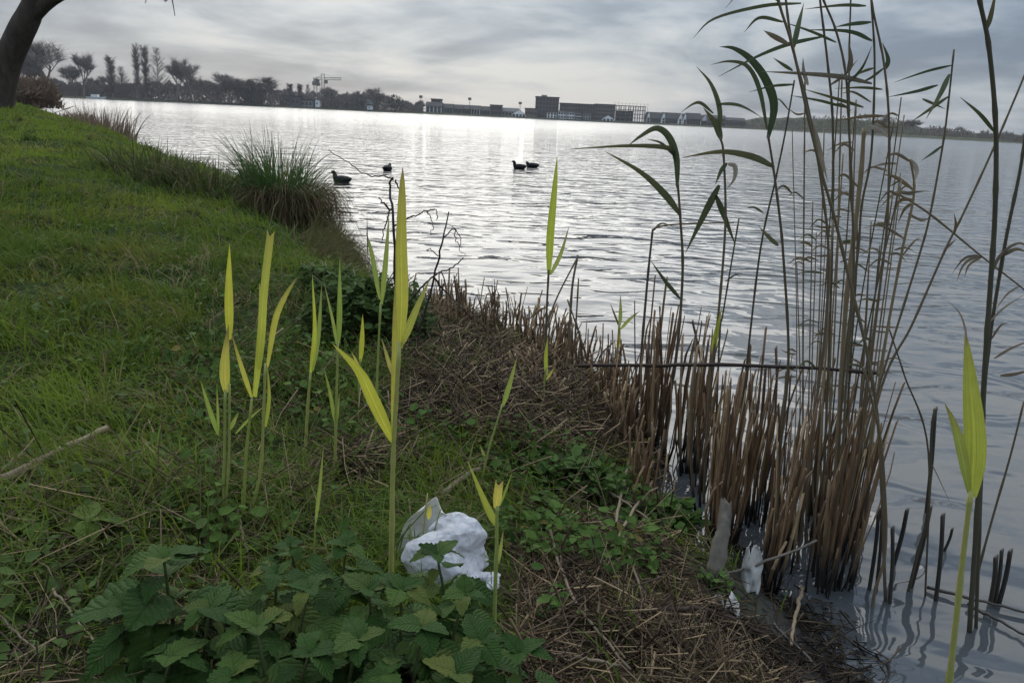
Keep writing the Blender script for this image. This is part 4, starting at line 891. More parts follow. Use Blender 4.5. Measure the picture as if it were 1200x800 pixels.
reed('reed with a leaf band and brown sheath near the top', (985, 660), [([(990, 480), (1000, 330), (999, 244), (995, 150), (991, 86), (980, 37), (965, 0), (955, -30)], 3.6)],
    [([(994, 86), (997, 70), (995, 50)], 9, DL), ([(1036, 136), (1010, 137), (978, 142)], 6, DL), ([(1021, 26), (999, 28), (978, 32)], 7), ([(992, 100), (1010, 80), (1022, 54)], 5), ([(1017, 147), (1030, 152), (1043, 163)], 8, PD)])
reed('reed with grey-green leaves pointing left, near the top edge', (978, 652), [([(988, 450), (1005, 300), (1010, 240), (1021, 180), (1025, 75), (1021, 0), (1019, -60)], 3.4)],
    [([(1022, 48), (995, 37), (944, 35)], 7), ([(1034, 105), (1010, 103), (978, 104)], 5), ([(1024, 80), (1012, 84), (998, 90)], 5), ([(1021, 120), (1000, 108), (985, 110)], 4)])
reed('reed bending right then back to the top edge', (1000, 655), [([(1012, 500), (1032, 330), (1040, 255), (1042, 150), (1036, 75), (1023, 11), (1016, -40)], 3.6)],
    [([(1037, 82), (1041, 70), (1034, 50)], 8), ([(1036, 80), (1020, 92), (1005, 98)], 5), ([(1041, 150), (1028, 142), (1018, 150)], 6, DL), ([(1040, 200), (1022, 196), (1010, 205)], 4, DL)])
reed('thin upright reed among the dense middle stems', (990, 640), [([(992, 500), (1003, 330), (1004, 262), (997, 232), (995, 86), (997, 0), (998, -60)], 2.8)], [([(997, 130), (985, 122), (972, 124)], 4), ([(1000, 250), (985, 245), (975, 250)], 3, DL)])
reed('tan reed stem, thickest in the middle clump', (975, 648), [([(983, 500), (992, 350), (1003, 260), (1008, 210), (1013, 150)], 7, 'tan_stem')], [([(1003, 255), (1010, 200), (1014, 160)], 9, DL), ([(1006, 220), (990, 205), (980, 210)], 5, DL)])
reed('reed with a broken dry plume and hanging brown leaves', (1010, 640), [([(1030, 450), (1056, 300), (1071, 228), (1067, 186)], 4.2, 'tan_stem')],
    [([(1068, 190), (1050, 180), (1036, 186)], 6, DL), ([(1070, 222), (1050, 208), (1034, 204)], 7, DL), ([(1071, 228), (1050, 226), (1030, 244)], 7, DL), ([(1070, 234), (1054, 236), (1044, 258)], 7, DL), ([(1070, 238), (1060, 245), (1052, 262)], 6, DL), ([(1060, 280), (1040, 268), (1022, 262)], 5, DL), ([(1068, 188), (1074, 200), (1072, 214)], 9, PD), ([(1064, 250), (1080, 258), (1092, 254)], 5, DL), ([(1057, 300), (1072, 282), (1080, 280)], 4, DL)])
reed('long reed arching right with sparse thin leaves', (978, 690), [([(1000, 560), (1040, 420), (1077, 300), (1090, 251), (1105, 169), (1111, 124), (1118, 58)], 3.2)],
    [([(1115, 77), (1086, 84), (1047, 97)], 5), ([(1099, 100), (1075, 107), (1040, 114)], 6), ([(1113, 87), (1103, 109), (1085, 140)], 9), ([(1112, 113), (1090, 128), (1068, 143)], 6), ([(1081, 116), (1095, 122), (1108, 128)], 5), ([(1104, 171), (1092, 180), (1080, 188)], 5)])
reed('long straight reed slanting up to the right edge', (984, 655), [([(1031, 460), (1069, 380), (1108, 292), (1129, 250), (1165, 172), (1200, 90), (1228, 20)], 3.4)], [([(1108, 292), (1116, 284), (1121, 280)], 4, DL), ([(1118, 275), (1120, 262), (1118, 250)], 5, DL)])
reed('thick reed stem near the right edge with a stub leaf', (1138, 740), [([(1148, 560), (1153, 450), (1161, 330), (1166, 250), (1167, 150), (1159, 56), (1148, 0), (1138, -60)], 7, 'reed_stem')],
    [([(1157, 34), (1162, 15), (1168, -14)], 8), ([(1166, 156), (1148, 134), (1125, 114)], 7), ([(1157, 380), (1175, 362), (1200, 345)], 4, DL)])
reed('dark reed beside the thick one, leaning out of frame', (1146, 735), [([(1150, 560), (1156, 430), (1176, 296), (1195, 202), (1203, 150), (1220, 60)], 5)],
    [([(1158, 330), (1172, 300), (1195, 285), (1215, 300)], 6, DL), ([(1175, 300), (1190, 292), (1206, 296)], 7, DL), ([(1165, 420), (1185, 408), (1215, 396)], 5, DL), ([(1172, 440), (1190, 438), (1212, 432)], 7, DL), ([(1160, 400), (1172, 382), (1182, 378)], 4, DL)])
reed('thin stalk slanting down right across the water', (1135, 760), [([(1049, 225), (1090, 251), (1150, 300), (1195, 335), (1240, 372)], 3, 'reed_stem', True)], [([(1150, 300), (1138, 303), (1128, 312), (1121, 330)], 6, DL), ([(1152, 300), (1136, 310), (1130, 325)], 5, DL), ([(1146, 299), (1130, 303), (1116, 320)], 5, DL), ([(1195, 335), (1180, 345), (1165, 365)], 4, DL)], y0=2.35)
reed('thin broken reed crossing the stubble at the right', (1086, 700), [([(1088, 530), (1060, 440), (1042, 385)], 2.8)], [])
reed('dark stem standing alone right of the cut reeds', (1022, 712), [([(1026, 690), (1038, 640), (1034, 530), (1022, 470), (1012, 430)], 4.5)], [])
reed('tall dark stub with a thinner stem behind', (1064, 692), [([(1075, 650), (1088, 596), (1092, 500), (1098, 478)], 4.5)], [([(1090, 540), (1100, 560), (1117, 597)], 2, DL)])
reed('slender slanting stem left of the right frame edge', (1142, 690), [([(1150, 655), (1165, 600), (1184, 534), (1200, 470)], 3.6)], [])
# thin filler stems within the dense clump
ORD = 'first second third fourth fifth sixth seventh eighth ninth tenth eleventh twelfth thirteenth fourteenth fifteenth sixteenth seventeenth eighteenth nineteenth twentieth twenty-first twenty-second twenty-third twenty-fourth twenty-fifth last'.split()
fill = sorted([(random.uniform(925, 1008), random.uniform(600, 665), random.uniform(-10, 70), random.uniform(40, 400)) for k in range(26)], key=lambda q: q[0] + q[2] * (1.2 if q[0] > 970 else .6))
for k, (bx, by, tx, ty) in enumerate(fill):
    tx = bx + tx * (1.2 if bx > 970 else .6); mx_ = bx + (tx - bx) * .4 + random.uniform(-8, 8); lv = []
    for j in range(random.choice((1, 2, 3, 4))):
        f = random.uniform(.5, .98); qx, qy = bx + (tx - bx) * f, by + (ty - by) * f; s_ = random.choice((-1, -1, 1)); L_ = random.uniform(14, 34); lv.append(([(qx, qy), (qx + s_ * L_ * .5, qy - random.uniform(-2, 9)), (qx + s_ * L_, qy + random.uniform(-6, 10))], random.uniform(2.5, 5), random.choice((RL, DL, DL))))
    reed(f'thin {"tall" if ty < 200 else "short"} stem of the dense clump, tip {ORD[k]} from the left', (bx, by), [([(mx_, by + (ty - by) * .45), (tx, ty)], random.uniform(1.7, 2.9), random.choice(('reed_stem', 'tan_stem', 'tan_stem')))], lv)

# saplings and dead sticks by the water
def sapling(label, base, branches):
    g0 = ground(*base); t = thing('bare_sapling', g0, label, 'sapling', 'bare twigs at the water'); yb = g0[1]; pxm = yb / 920
    for k, (pts, wd) in enumerate(branches):
        P = [at(a, c, yb + random.uniform(-.06, .06) * (j > 0)) for j, (a, c) in enumerate(pts)]
        if k == 0: P = [g0 - [0, 0, .04]] + P
        n = 4 * len(P); mb = MB(); q = spline(P, n) + rng.normal(0, .0025, (n, 3)); mb.tube(q, np.linspace(wd, wd * .5, n) * pxm / 2 * .85, 6); mb.build('branch', MAT['dark_twig'], t)
sapling('dark bare sapling with a long twig reaching left', (466, 400), [([(463, 330), (461, 254), (457, 220), (460, 209)], 5), ([(461, 211), (450, 206), (430, 205), (411, 193), (387, 177)], 2.2), ([(462, 211), (469, 223), (476, 230)], 2.4), ([(457, 246), (451, 240), (444, 232)], 3), ([(457, 247), (452, 262), (447, 282)], 2.4), ([(462, 264), (476, 257), (486, 253), (500, 247), (512, 247), (512, 258)], 2.4), ([(500, 247), (507, 262), (505, 276)], 1.6)])
sapling('dark bare sapling with crooked side twigs', (486, 412), [([(490, 392), (510, 322), (518, 285), (525, 249)], 4), ([(478, 354), (495, 336), (510, 322), (528, 315), (543, 302)], 3), ([(508, 326), (524, 344), (540, 360), (555, 375)], 3), ([(519, 280), (532, 268), (534, 282), (542, 290)], 1.8), ([(514, 300), (504, 292), (500, 294)], 1.8), ([(530, 266), (540, 278), (538, 292), (545, 300)], 1.5)])
def sticks(label, base, stems, leaves=[]): return plant('dead_reed', label, 'dead reed', base, stems, leaves, 'dark dead reeds behind the stubble')
sticks('dark dead reed stalk, tallest of the crossing pair', (664, 440), [([(666, 419), (670, 342), (677, 299)], 4)]); sticks('dark dead reed leaning right in the crossing pair', (632, 425), [([(637, 402), (650, 355), (677, 301)], 3)], [([(621, 373), (634, 363), (647, 356)], 5, DL)])
sticks('short dark reed stalk right of the crossing pair', (672, 440), [([(673, 416), (678, 326)], 3)]); sticks('dark reed stalk leaning left across the pair', (690, 440), [([(687, 419), (675, 380), (665, 351)], 3)]); sticks('low slanting dark reed right of the pair', (700, 440), [([(703, 418), (719, 401)], 3)])

# ------------------------------------------------------------------ cut reed stubble
STEM = []
for k in range(10):
    mb = MB(); b1, b2 = random.uniform(-.035, .035), random.uniform(-.035, .035)
    tt = [0, .3, .315, .33, .62, .635, .65, .85, 1]; pts = [(b1 * math.sin(t * 3), b2 * math.sin(t * 2.4), t) for t in tt]
    mb.tube(pts, np.array([1.1, 1.0, 1.35, 1.0, .95, 1.3, .95, .92, .86]) * .0036, 6)
    if k % 3 == 0:                       # a dry leaf sheath still clinging to the stem
        a = random.uniform(0, 6.28); e = np.array([math.cos(a), math.sin(a), 0]); f0 = np.array([b1 * .8, b2 * .9, .45])
        mb.add([f0 + e * .003, f0 + e * .003 + [0, 0, .03], f0 + e * .008 + [0, 0, .12], f0 + e * random.uniform(.010, .022) + [0, 0, random.uniform(.14, .24)]], [(0, 1, 2), (0, 2, 3)])
    tilt = random.uniform(-.02, .02); mb.v = [(a, c, z + (a * 3 + c * 2 if z > .95 else 0)) for a, c, z in mb.v]
    STEM.append(mb.mesh('stem', MAT['stubble']))
def cut_clump(label, pts, hts, leanv, jitter, group, thick=1.0, mat=None):
    pts = np.array(pts); c = pts.mean(0); z0 = max(tz(c[0], c[1]), 0); t = thing('cut_reed_clump', (c[0], c[1], z0), label, 'cut reeds', group)
    for (x_, y_), h_ in zip(pts, hts):
        o = bpy.data.objects.new('stem', random.choice(STEM)); col.objects.link(o); o.parent = t; o.matrix_parent_inverse = Matrix.Translation(-t.location)
        zb = max(tz(x_, y_), -.12) - .03; lx = leanv[0] * .25 + (x_ - c[0]) * .08 + random.gauss(0, jitter); ly = leanv[1] + random.gauss(0, jitter); zd = Vector((lx, ly, 1)).normalized()
        q = zd.to_track_quat('Z', 'Y'); s = random.choice((.5, .65, .8, .9, 1.0, 1.25)) * thick
        o.matrix_basis = Matrix.Translation((x_, y_, zb)) @ q.to_matrix().to_4x4() @ Matrix.Rotation(random.uniform(0, 6.28), 4, 'Z') @ Matrix.Diagonal((s, s, h_ - zb * .3 + .03, 1))
def region_pts(poly, n, zref=0.0):
    q = np.array([water(a, c, zref)[:2] for a, c in poly]); out_ = []
    lo, hi = q.min(0), q.max(0)
    while len(out_) < n:
        p = rng.uniform(lo, hi, (n * 3, 2)); k = inpoly(p[:, 0], p[:, 1], [tuple(v) for v in q]); out_ += list(p[k])
    out_ = np.array(out_[:n]); cc = out_[rng.choice(n, max(3, n // 9), False)]; nr = np.argmin(((out_[:, None] - cc[None]) ** 2).sum(2), 1)
    return out_ + (cc[nr] - out_) * rng.uniform(.2, .8, n)[:, None]      # reeds come up in bunches from one root
CW = 'cut reed stubble at the water edge'
defs = [  # base polygon in picture terms, count, height range, lean, label
    ([(742, 520), (775, 505), (790, 545), (770, 565), (748, 560)], 55, (.30, .62), (.00, 0), 'upright brown cut reeds, leftmost clump of the tall stubble'),
    ([(790, 520), (825, 515), (835, 575), (812, 590), (790, 560)], 55, (.34, .62), (.02, 0), 'brown cut reeds, second clump of the tall stubble'),
    ([(815, 600), (850, 580), (868, 650), (845, 668), (822, 640)], 62, (.30, .58), (.02, 0), 'dense brown cut reeds behind the pale log'),
    ([(850, 560), (900, 550), (910, 610), (880, 630), (855, 600)], 55, (.36, .62), (.03, 0), 'brown cut reeds in the back of the tall stubble'),
    ([(880, 640), (925, 630), (935, 690), (905, 705), (880, 690)], 60, (.30, .60), (.05, 0), 'dark-footed cut reeds right of the white scrap'),
    ([(920, 580), (965, 590), (975, 640), (940, 650), (918, 620)], 55, (.36, .66), (.07, 0), 'tall cut reeds below the dense tall clump'),
    ([(940, 650), (985, 645), (1000, 690), (975, 715), (940, 705)], 62, (.30, .62), (.10, 0), 'right-leaning cut reeds at the outer end'),
    ([(965, 600), (1005, 610), (1012, 650), (985, 655), (965, 640)], 45, (.40, .68), (.10, 0), 'outermost tall cut reeds leaning right')]
for poly, n_, hr, ln_, lab in defs:
    n_ = int(n_ * (1.05 if poly[0][0] < 860 else .72)); cut_clump(lab, region_pts(poly, n_), hr[0] * .6 + (hr[1] - hr[0] * .6) * rng.uniform(0, 1, n_) ** .8 - (0 if poly[0][0] < 860 else .05), ln_, .055, CW)
defs2 = [([(490, 405), (530, 385), (560, 395), (560, 425), (510, 430)], 60, (.08, .24), 'low cut reeds left end of the back row'), ([(560, 392), (610, 398), (625, 430), (590, 440), (560, 425)], 75, (.08, .24), 'low cut reeds, middle of the back row'),
    ([(612, 400), (660, 412), (680, 450), (640, 455), (615, 430)], 75, (.08, .26), 'low cut reeds right of the middle in the back row'), ([(660, 415), (720, 440), (735, 480), (690, 480), (665, 450)], 80, (.10, .30), 'brown cut reeds right end of the back row'),
    ([(690, 480), (745, 480), (760, 530), (720, 540), (695, 510)], 75, (.10, .32), 'brown cut reeds between the back row and tall stubble'), ([(560, 430), (690, 460), (690, 510), (600, 490), (550, 460)], 75, (.05, .16), 'short broken stubs among the matted reeds'),
    ([(740, 545), (770, 560), (780, 600), (755, 600), (735, 570)], 30, (.10, .30), 'few short stubs behind the bright green weeds')]
defs2 += [([(470, 440), (560, 440), (580, 500), (490, 500)], 90, (.05, .17), 'russet short stubble at the left of the matted reeds'), ([(560, 440), (660, 450), (690, 520), (590, 510)], 110, (.05, .18), 'russet short stubble at the right of the matted reeds')]
defs2.append(([(615, 640), (690, 630), (720, 690), (650, 720)], 34, (.02, .09), 'scattered short stubs standing in the straw'))
for poly, n_, hr, lab in defs2:
    if 'row' in lab: hr = (.09, .30); n_ = int(n_ * 1.35)
    cut_clump(lab, region_pts(poly, n_, .10), rng.uniform(*hr, n_), (.0, 0), .13, 'low cut reed stubble on the bank', 1.05)
# single dark stubs out in the water
for k, (b0, t0, wd, lab) in enumerate([((1001, 648), (1018, 572), 4, 'dark stub nearest the outer cut reeds'), ((1018, 690), (1030, 596), 4, 'thin dark stub, left of a close pair'), ((1026, 692), (1034, 596), 3.5, 'thin dark stub, right of a close pair'), ((1042, 706), (1046, 618), 4, 'dark stub right of the close pair'), ((1047, 660), (1063, 597), 4.5, 'short slanting dark stub behind the others'),
        ((1067, 687), (1090, 594), 5, 'thick slanting dark stub in the middle of the stubs'), ((1096, 703), (1105, 603), 4.5, 'straight dark stub right of the thick slanting one'), ((1106, 645), (1116, 619), 3, 'tiny dark stub beside the straight one'), ((1160, 706), (1167, 652), 5, 'left dark stub of three at the right edge'), ((1165, 706), (1174, 644), 4, 'middle dark stub of three at the right edge'), ((1170, 706), (1184, 645), 5, 'right dark stub of three at the right edge'), ((1085, 600), (1096, 478), 4, 'tall dark stub farther out in the water')]):
    p = water(*b0); q = at(t0[0], t0[1], p[1] - .01); d = q - p; p0 = p - d * .25; mb = MB(); rp = wd * p[1] * 1.18 / 940 / 2
    mb.tube(spline([p0, p + d * .5 + [.004, 0, 0], q], 7), np.linspace(rp * 1.1, rp * .95, 7), 8)
    mb.v[-8:] = [(a, c, z + (a - q[0]) * 1.2) for a, c, z in mb.v[-8:]]
    tag(mb.build('reed_stub', MAT['wet_stub']), lab, 'reed stub', 'single stubs in the water')

# ------------------------------------------------------------------ nettles in the foreground
def nettle_mat(name, cols):
    m, b, out = new_mat(name)
    oi = b.n('ShaderNodeObjectInfo').outputs['Random']; c = b.ramp(oi, [(i / (len(cols) - 1), q) for i, q in enumerate(cols)])
    ob = b.n('ShaderNodeTexCoord').outputs['Object']; sx_ = b.n('ShaderNodeSeparateXYZ'); b.put(sx_.inputs[0], ob)
    ax = b.m('ABSOLUTE', sx_.outputs[0]); ph = b.m('SUBTRACT', sx_.outputs[1], b.m('MULTIPLY', ax, .85))
    ph = b.m('ADD', ph, b.m('MULTIPLY', b.noise(ob, 5, 2), .16)); sn = b.m('SINE', b.m('MULTIPLY', ph, 25.0)); vein = b.m('POWER', b.m('ABSOLUTE', sn), .3)
    mid = b.m('DIVIDE', ax, .045, clamp=True); hgt = b.m('MULTIPLY', vein, b.m('ADD', b.m('MULTIPLY', mid, .7), .3))
    nz = b.noise(ob, 22, 4, .6); hgt2 = b.m('ADD', hgt, b.m('MULTIPLY', nz, .6))
    c = b.mix(b.m('MULTIPLY', b.noise(ob, 3.5, 4, .7), .30), c, (.060, .095, .018)); c = b.mix(1.0, c, b.m('ADD', b.m('MULTIPLY', hgt2, .36), .62), 'MULTIPLY')
    p = pbr(b, c, .5, .10, hgt2, .4, .06); t = b.n('ShaderNodeBsdfTranslucent'); b.put(t.inputs[0], c)
    mx = b.n('ShaderNodeMixShader'); mx.inputs[0].default_value = .25
    for a_, k_ in ((p, 1), (t, 2)): m.node_tree.links.new(a_.outputs[0], mx.inputs[k_])
    m.node_tree.links.new(mx.outputs[0], out.inputs[0])
nettle_mat('nettle_leaf', [(.016, .044, .010), (.032, .074, .014), (.022, .058, .012), (.060, .105, .020), (.028, .068, .014), (.11, .125, .028)])
nettle_mat('fresh_leaf', [(.10, .16, .03), (.14, .19, .04)])
NL = []
for k in range(6):
    mb = MB(); rows = 11; vs = []; dr = random.uniform(.15, .65); fo = random.uniform(.15, .4); tw_ = random.uniform(-.15, .15)
    for i in range(rows):
        t = i / (rows - 1); w_ = .40 * math.sin(math.pi * min(1, t * .93 + .07) ** .72) ** .9 if t < 1 else .004
        w_ *= 1 + (.13 if i % 2 else -.06); z = -dr * t * t; ys_ = t + (.035 if i % 2 else 0)
        for sd_ in (-1, 0, 1):
            yy = t if sd_ == 0 else min(ys_ + .03, 1.02); vs.append((sd_ * w_, yy, z + (abs(sd_) * w_ * fo * (1 - 1.2 * t)) + sd_ * w_ * tw_ + random.uniform(-.03, .03)))
    mb.add(vs, [q for i in range(rows - 1) for q in ((3 * i, 3 * i + 1, 3 * i + 4, 3 * i + 3), (3 * i + 1, 3 * i + 2, 3 * i + 5, 3 * i + 4))])
    NL.append(mb)
NLM = [q.mesh('leaf', MAT['nettle_leaf']) for q in NL]; FLM = [q.mesh('leaf', MAT['fresh_leaf']) for q in NL]
def put_leaf(t, meshes, p, az, pitch, L, rollv=0):
    o = bpy.data.objects.new('leaf', random.choice(meshes)); col.objects.link(o); o.parent = t; o.matrix_parent_inverse = Matrix.Translation(-t.location)
    o.matrix_basis = Matrix.Translation(tuple(map(float, p))) @ Matrix.Rotation(az - math.pi / 2, 4, 'Z') @ Matrix.Rotation(pitch, 4, 'X') @ Matrix.Rotation(rollv, 4, 'Y') @ Matrix.Diagonal((L * random.uniform(.9, 1.15), L, L, 1))
def nettle(px, py, y, label, big=1.0, n_nodes=5):
    n_nodes += 2
    top = at(px, py, y); x_, y_ = top[0] + random.uniform(-.03, .03), top[1] + random.uniform(-.02, .02); g0 = np.array([x_, y_, tz(x_, y_) - .02])
    if top[2] < g0[2] + .10: top[2] = g0[2] + .10
    t = thing('nettle', (g0[0], g0[1], g0[2] + .02), label, 'nettle', 'nettles in the foreground'); q = spline([g0, (g0 + top) / 2 + [random.uniform(-.02, .02), random.uniform(-.02, .02), 0], top], 10)
    mb = MB(); mb.tube(q, np.linspace(.0042, .0022, 10), 6); mb.build('stem', MAT['nettle_stem'], t); a0 = random.uniform(0, 3.14)
    for k in range(n_nodes):
        f = 1 - .78 * (k / max(1, n_nodes - 1)) ** 1.0; p = q[int(f * 9)]; a = a0 + k * math.pi / 2 + random.uniform(-.25, .25); L = big * (.034 + .034 * min(1, k / 1.6)) * random.uniform(.85, 1.2)
        for s_ in (0, math.pi, math.pi * .5, math.pi * 1.5):
            if s_ in (math.pi * .5, math.pi * 1.5): p = q[max(0, int(f * 9) - 1)]; L = L * random.uniform(.55, .95)
            az = a + s_ + random.uniform(-.35, .35); st = .015 + .02 * min(1, k / 2); d = np.array([math.cos(az), math.sin(az), .35]); tip = p + d * st
            put_leaf(t, NLM, tip, az, random.uniform(-.1, .25) - .12 * k * random.uniform(.2, 1) , L, random.uniform(-.3, .3))
    for s_ in range(4): put_leaf(t, NLM, top, a0 + s_ * 2.1, random.uniform(.3, .8), big * random.uniform(.028, .045))
for px, py, y_, lab, bg_, nn_ in [(192, 655, 1.10, 'big-leaved nettle, tallest at the left of the patch', 1.35, 5), (150, 715, 1.05, 'nettle at the left end of the patch', 1.15, 4), (245, 712, 1.05, 'nettle right of the tall big-leaved one', 1.15, 5), (200, 770, .98, 'nettle at the bottom left of the patch', 1.1, 5), (325, 672, 1.15, 'nettle behind the left half of the patch', 1.0, 5), (362, 690, 1.12, 'nettle below the thin single-leaved shoot', 1.05, 5),
        (300, 735, 1.02, 'nettle in the lower middle of the patch', 1.1, 5), (405, 640, 1.25, 'nettle standing left of the plastic bag', 1.0, 5), (432, 690, 1.12, 'nettle at the foot of the tallest yellow shoot', 1.05, 5), (470, 690, 1.10, 'nettle in front of the tallest yellow shoot', 1.05, 5), (512, 650, 1.25, 'nettle covering the lower left of the plastic bag', .95, 5), (545, 695, 1.14, 'nettle below the plastic bag', 1.0, 5),
        (495, 735, 1.02, 'nettle at the bottom centre of the patch', 1.1, 5), (420, 748, 1.00, 'nettle at the bottom, left of the centre', 1.1, 5), (362, 765, .98, 'nettle at the bottom between left and centre', 1.1, 5), (562, 750, 1.02, 'nettle by the small snapped shoot', 1.05, 5), (608, 765, 1.0, 'rightmost nettle beside the straw', .95, 4), (450, 790, .95, 'nettle cut by the bottom edge, left of centre', 1.1, 4), (535, 790, .95, 'nettle cut by the bottom edge, right of centre', 1.1, 4), (275, 790, .95, 'nettle cut by the bottom edge at the left', 1.1, 4), (340, 640, 1.35, 'small nettle at the back of the patch', .8, 4)]:
    nettle(px, py, y_, lab, bg_, nn_)
for px, py, L, lab, az0 in [(108, 618, .085, 'pale green broad-leaved plant in the left foreground grass', -1.2), (40, 622, .07, 'pale green broad-leaved plant at the left edge', -.6), (640, 585, .06, 'broad green leaf plant right of the bag', .4), (730, 600, .05, 'dock-like leaf plant near the bright green weeds', 1.2)]:
    p = ground(px, py + 14); t = thing('leafy_plant', p, lab, 'plant', 'broad-leaved plants in the grass'); p = p + [0, 0, .045]; mb = MB(); mb.tube([p - [0, 0, .06], p], [.003, .002], 6); mb.build('stem', MAT['nettle_stem'], t)
    for k in range(4): put_leaf(t, FLM if px < 300 else NLM, p, az0 + k * 1.55 + random.uniform(-.3, .3), random.uniform(-.1, .3), L * random.uniform(.7, 1.1), random.uniform(-.2, .2))

# ------------------------------------------------------------------ plastic bag and litter at the edge
def hash3(i, j, k, s): return hash2(i + 57 * k, j - 113 * k, s)
def noise3(P, s=0):
    i = np.floor(P); f = P - i; f = f * f * (3 - 2 * f); r_ = 0
    for dx in (0, 1):
        for dy in (0, 1):
            for dz in (0, 1):
                wgt = np.abs(1 - dx - f[:, 0]) * np.abs(1 - dy - f[:, 1]) * np.abs(1 - dz - f[:, 2]); r_ = r_ + wgt * hash3(i[:, 0] + dx, i[:, 1] + dy, i[:, 2] + dz, s)
    return r_
m, b, out = new_mat('bag_plastic')
g = b.n('ShaderNodeNewGeometry').outputs['Position']; nz = b.noise(g, 35, 5, .6)
wob_ = b.n('ShaderNodeVectorMath', operation='MULTIPLY_ADD'); nv_ = b.n('ShaderNodeTexNoise'); b.put(nv_.inputs['Vector'], g); nv_.inputs['Scale'].default_value = 20; b.put(wob_.inputs[0], nv_.outputs['Color']); wob_.inputs[1].default_value = (.03, .03, .03); b.put(wob_.inputs[2], g)
vo = b.n('ShaderNodeTexVoronoi'); b.put(vo.inputs['Vector'], wob_.outputs[0]); vo.inputs['Scale'].default_value = 26; vo2 = b.n('ShaderNodeTexVoronoi'); b.put(vo2.inputs['Vector'], wob_.outputs[0]); vo2.inputs['Scale'].default_value = 62
p = pbr(b, b.mix(b.m('MULTIPLY', b.noise(g, 18, 4, .7), .3), (.62, .62, .64), (.36, .35, .32)), .38, .35, b.m('ADD', b.m('MULTIPLY', vo.outputs['Distance'], .8), b.m('MULTIPLY', vo2.outputs['Distance'], .35)), .9, .016); t = b.n('ShaderNodeBsdfTranslucent'); t.inputs[0].default_value = (.85, .85, .88, 1); mx = b.n('ShaderNodeMixShader'); mx.inputs[0].default_value = .35
for a_, k_ in ((p, 1), (t, 2)): m.node_tree.links.new(a_.outputs[0], mx.inputs[k_])
m.node_tree.links.new(mx.outputs[0], out.inputs[0])
solid('dirty_film', [(.36, .35, .32)], .5, .3, 45, .4, .003)
m, b, out = new_mat('clear_plastic')
g = b.n('ShaderNodeNewGeometry').outputs['Position']; nz = b.noise(g, 30, 4, .6)
p = pbr(b, (.62, .60, .55), .3, .5, nz, .4, .01); t = b.n('ShaderNodeBsdfTransparent'); mx = b.n('ShaderNodeMixShader'); b.put(mx.inputs[0], b.m('ADD', b.m('MULTIPLY', nz, .5), .22))
for a_, k_ in ((p, 1), (t, 2)): m.node_tree.links.new(a_.outputs[0], mx.inputs[k_])
m.node_tree.links.new(mx.outputs[0], out.inputs[0])
def crumple(c, R3, seed, fold=.35, sub=5, rot=0.0, freq=2.1):
    bm = bmesh.new(); bmesh.ops.create_icosphere(bm, subdivisions=sub, radius=1); V = np.array([v.co[:] for v in bm.verts]); F_ = np.array([[v.index for v in f.verts] for f in bm.faces]); bm.free()
    n1 = noise3(V * freq + seed * 3.1, seed); n2 = noise3(V * freq * 2.3 + 9 + seed, seed + 3); n3 = noise3(V * freq * 5.2 + 3, seed + 7)
    r3 = np.random.default_rng(seed); r_ = np.full(len(V), .86)      # folded film: sharp creases with flat panels between them
    for k in range(60):
        nk = r3.normal(0, 1, 3); nk /= np.linalg.norm(nk); big = k < 12; e = np.abs(V @ nk - r3.uniform(-.75, .75)); r_ = r_ + r3.choice([-1, 1]) * (fold if big else fold * .36) * np.minimum(e, .55 if big else .20)
    r_ = np.clip(r_ - np.mean(r_) + .92, .5, 1.35)
    V = V * r_[:, None]; V[:, 2] = np.where(V[:, 2] < -.3, -.3, V[:, 2]); V = V * np.array(R3)
    cr3, sr3 = math.cos(rot), math.sin(rot); V = np.stack([V[:, 0] * cr3 - V[:, 1] * sr3, V[:, 0] * sr3 + V[:, 1] * cr3, V[:, 2]], 1) + np.asarray(c)
    return V, F_
bc = ground(522, 668); t = thing('plastic_bag', bc, 'crumpled white plastic bag lying behind the nettles', 'plastic bag')
V, F_ = crumple(bc + [0, .02, .035], (.104, .080, .082), 4, .42, 5, -.25)
obj('bag_body', tri_mesh('bag_body', V, F_, MAT['bag_plastic'], None, False), t)
V, F_ = crumple(bc + [.070, -.05, .008], (.045, .038, .024), 9, .40, 6); obj('bag_corner', tri_mesh('bag_corner', V, F_, MAT['bag_plastic'], None, True), t)
# thin translucent film standing up behind the bag
na = 25; gu, gv = np.meshgrid(np.linspace(-1, 1, na), np.linspace(0, 1, na)); gu, gv = gu.ravel(), gv.ravel(); cz_ = np.zeros(na * na); r3 = np.random.default_rng(77)
for k in range(26): th = r3.uniform(0, 6.28); cz_ += r3.choice([-1, 1]) * np.minimum(np.abs(gu * math.cos(th) + gv * 1.6 * math.sin(th) - r3.uniform(-1, 1)), .4) * .012
wv = np.sqrt(np.clip(1 - (gv * .96) ** 3.2, .02, 1)); V = np.stack([bc[0] - .030 + gu * wv * .078 + cz_ * .3, bc[1] + .062 + cz_ * 1.3 + .035 * gv - .03 * gu ** 2, bc[2] - .005 + gv * .128 + cz_ * .3 + .014 * (gu < 0) * gu], 1)
mb = MB(); mb.add(V, [(r_ * na + c2, r_ * na + c2 + 1, r_ * na + c2 + na + 1, r_ * na + c2 + na) for r_ in range(na - 1) for c2 in range(na - 1)])
fl = mb.build('clear_film', MAT['clear_plastic'], t); md = fl.modifiers.new('thick', 'SOLIDIFY'); md.thickness = .0008; fl['label'] = 'translucent film behind the white bag'
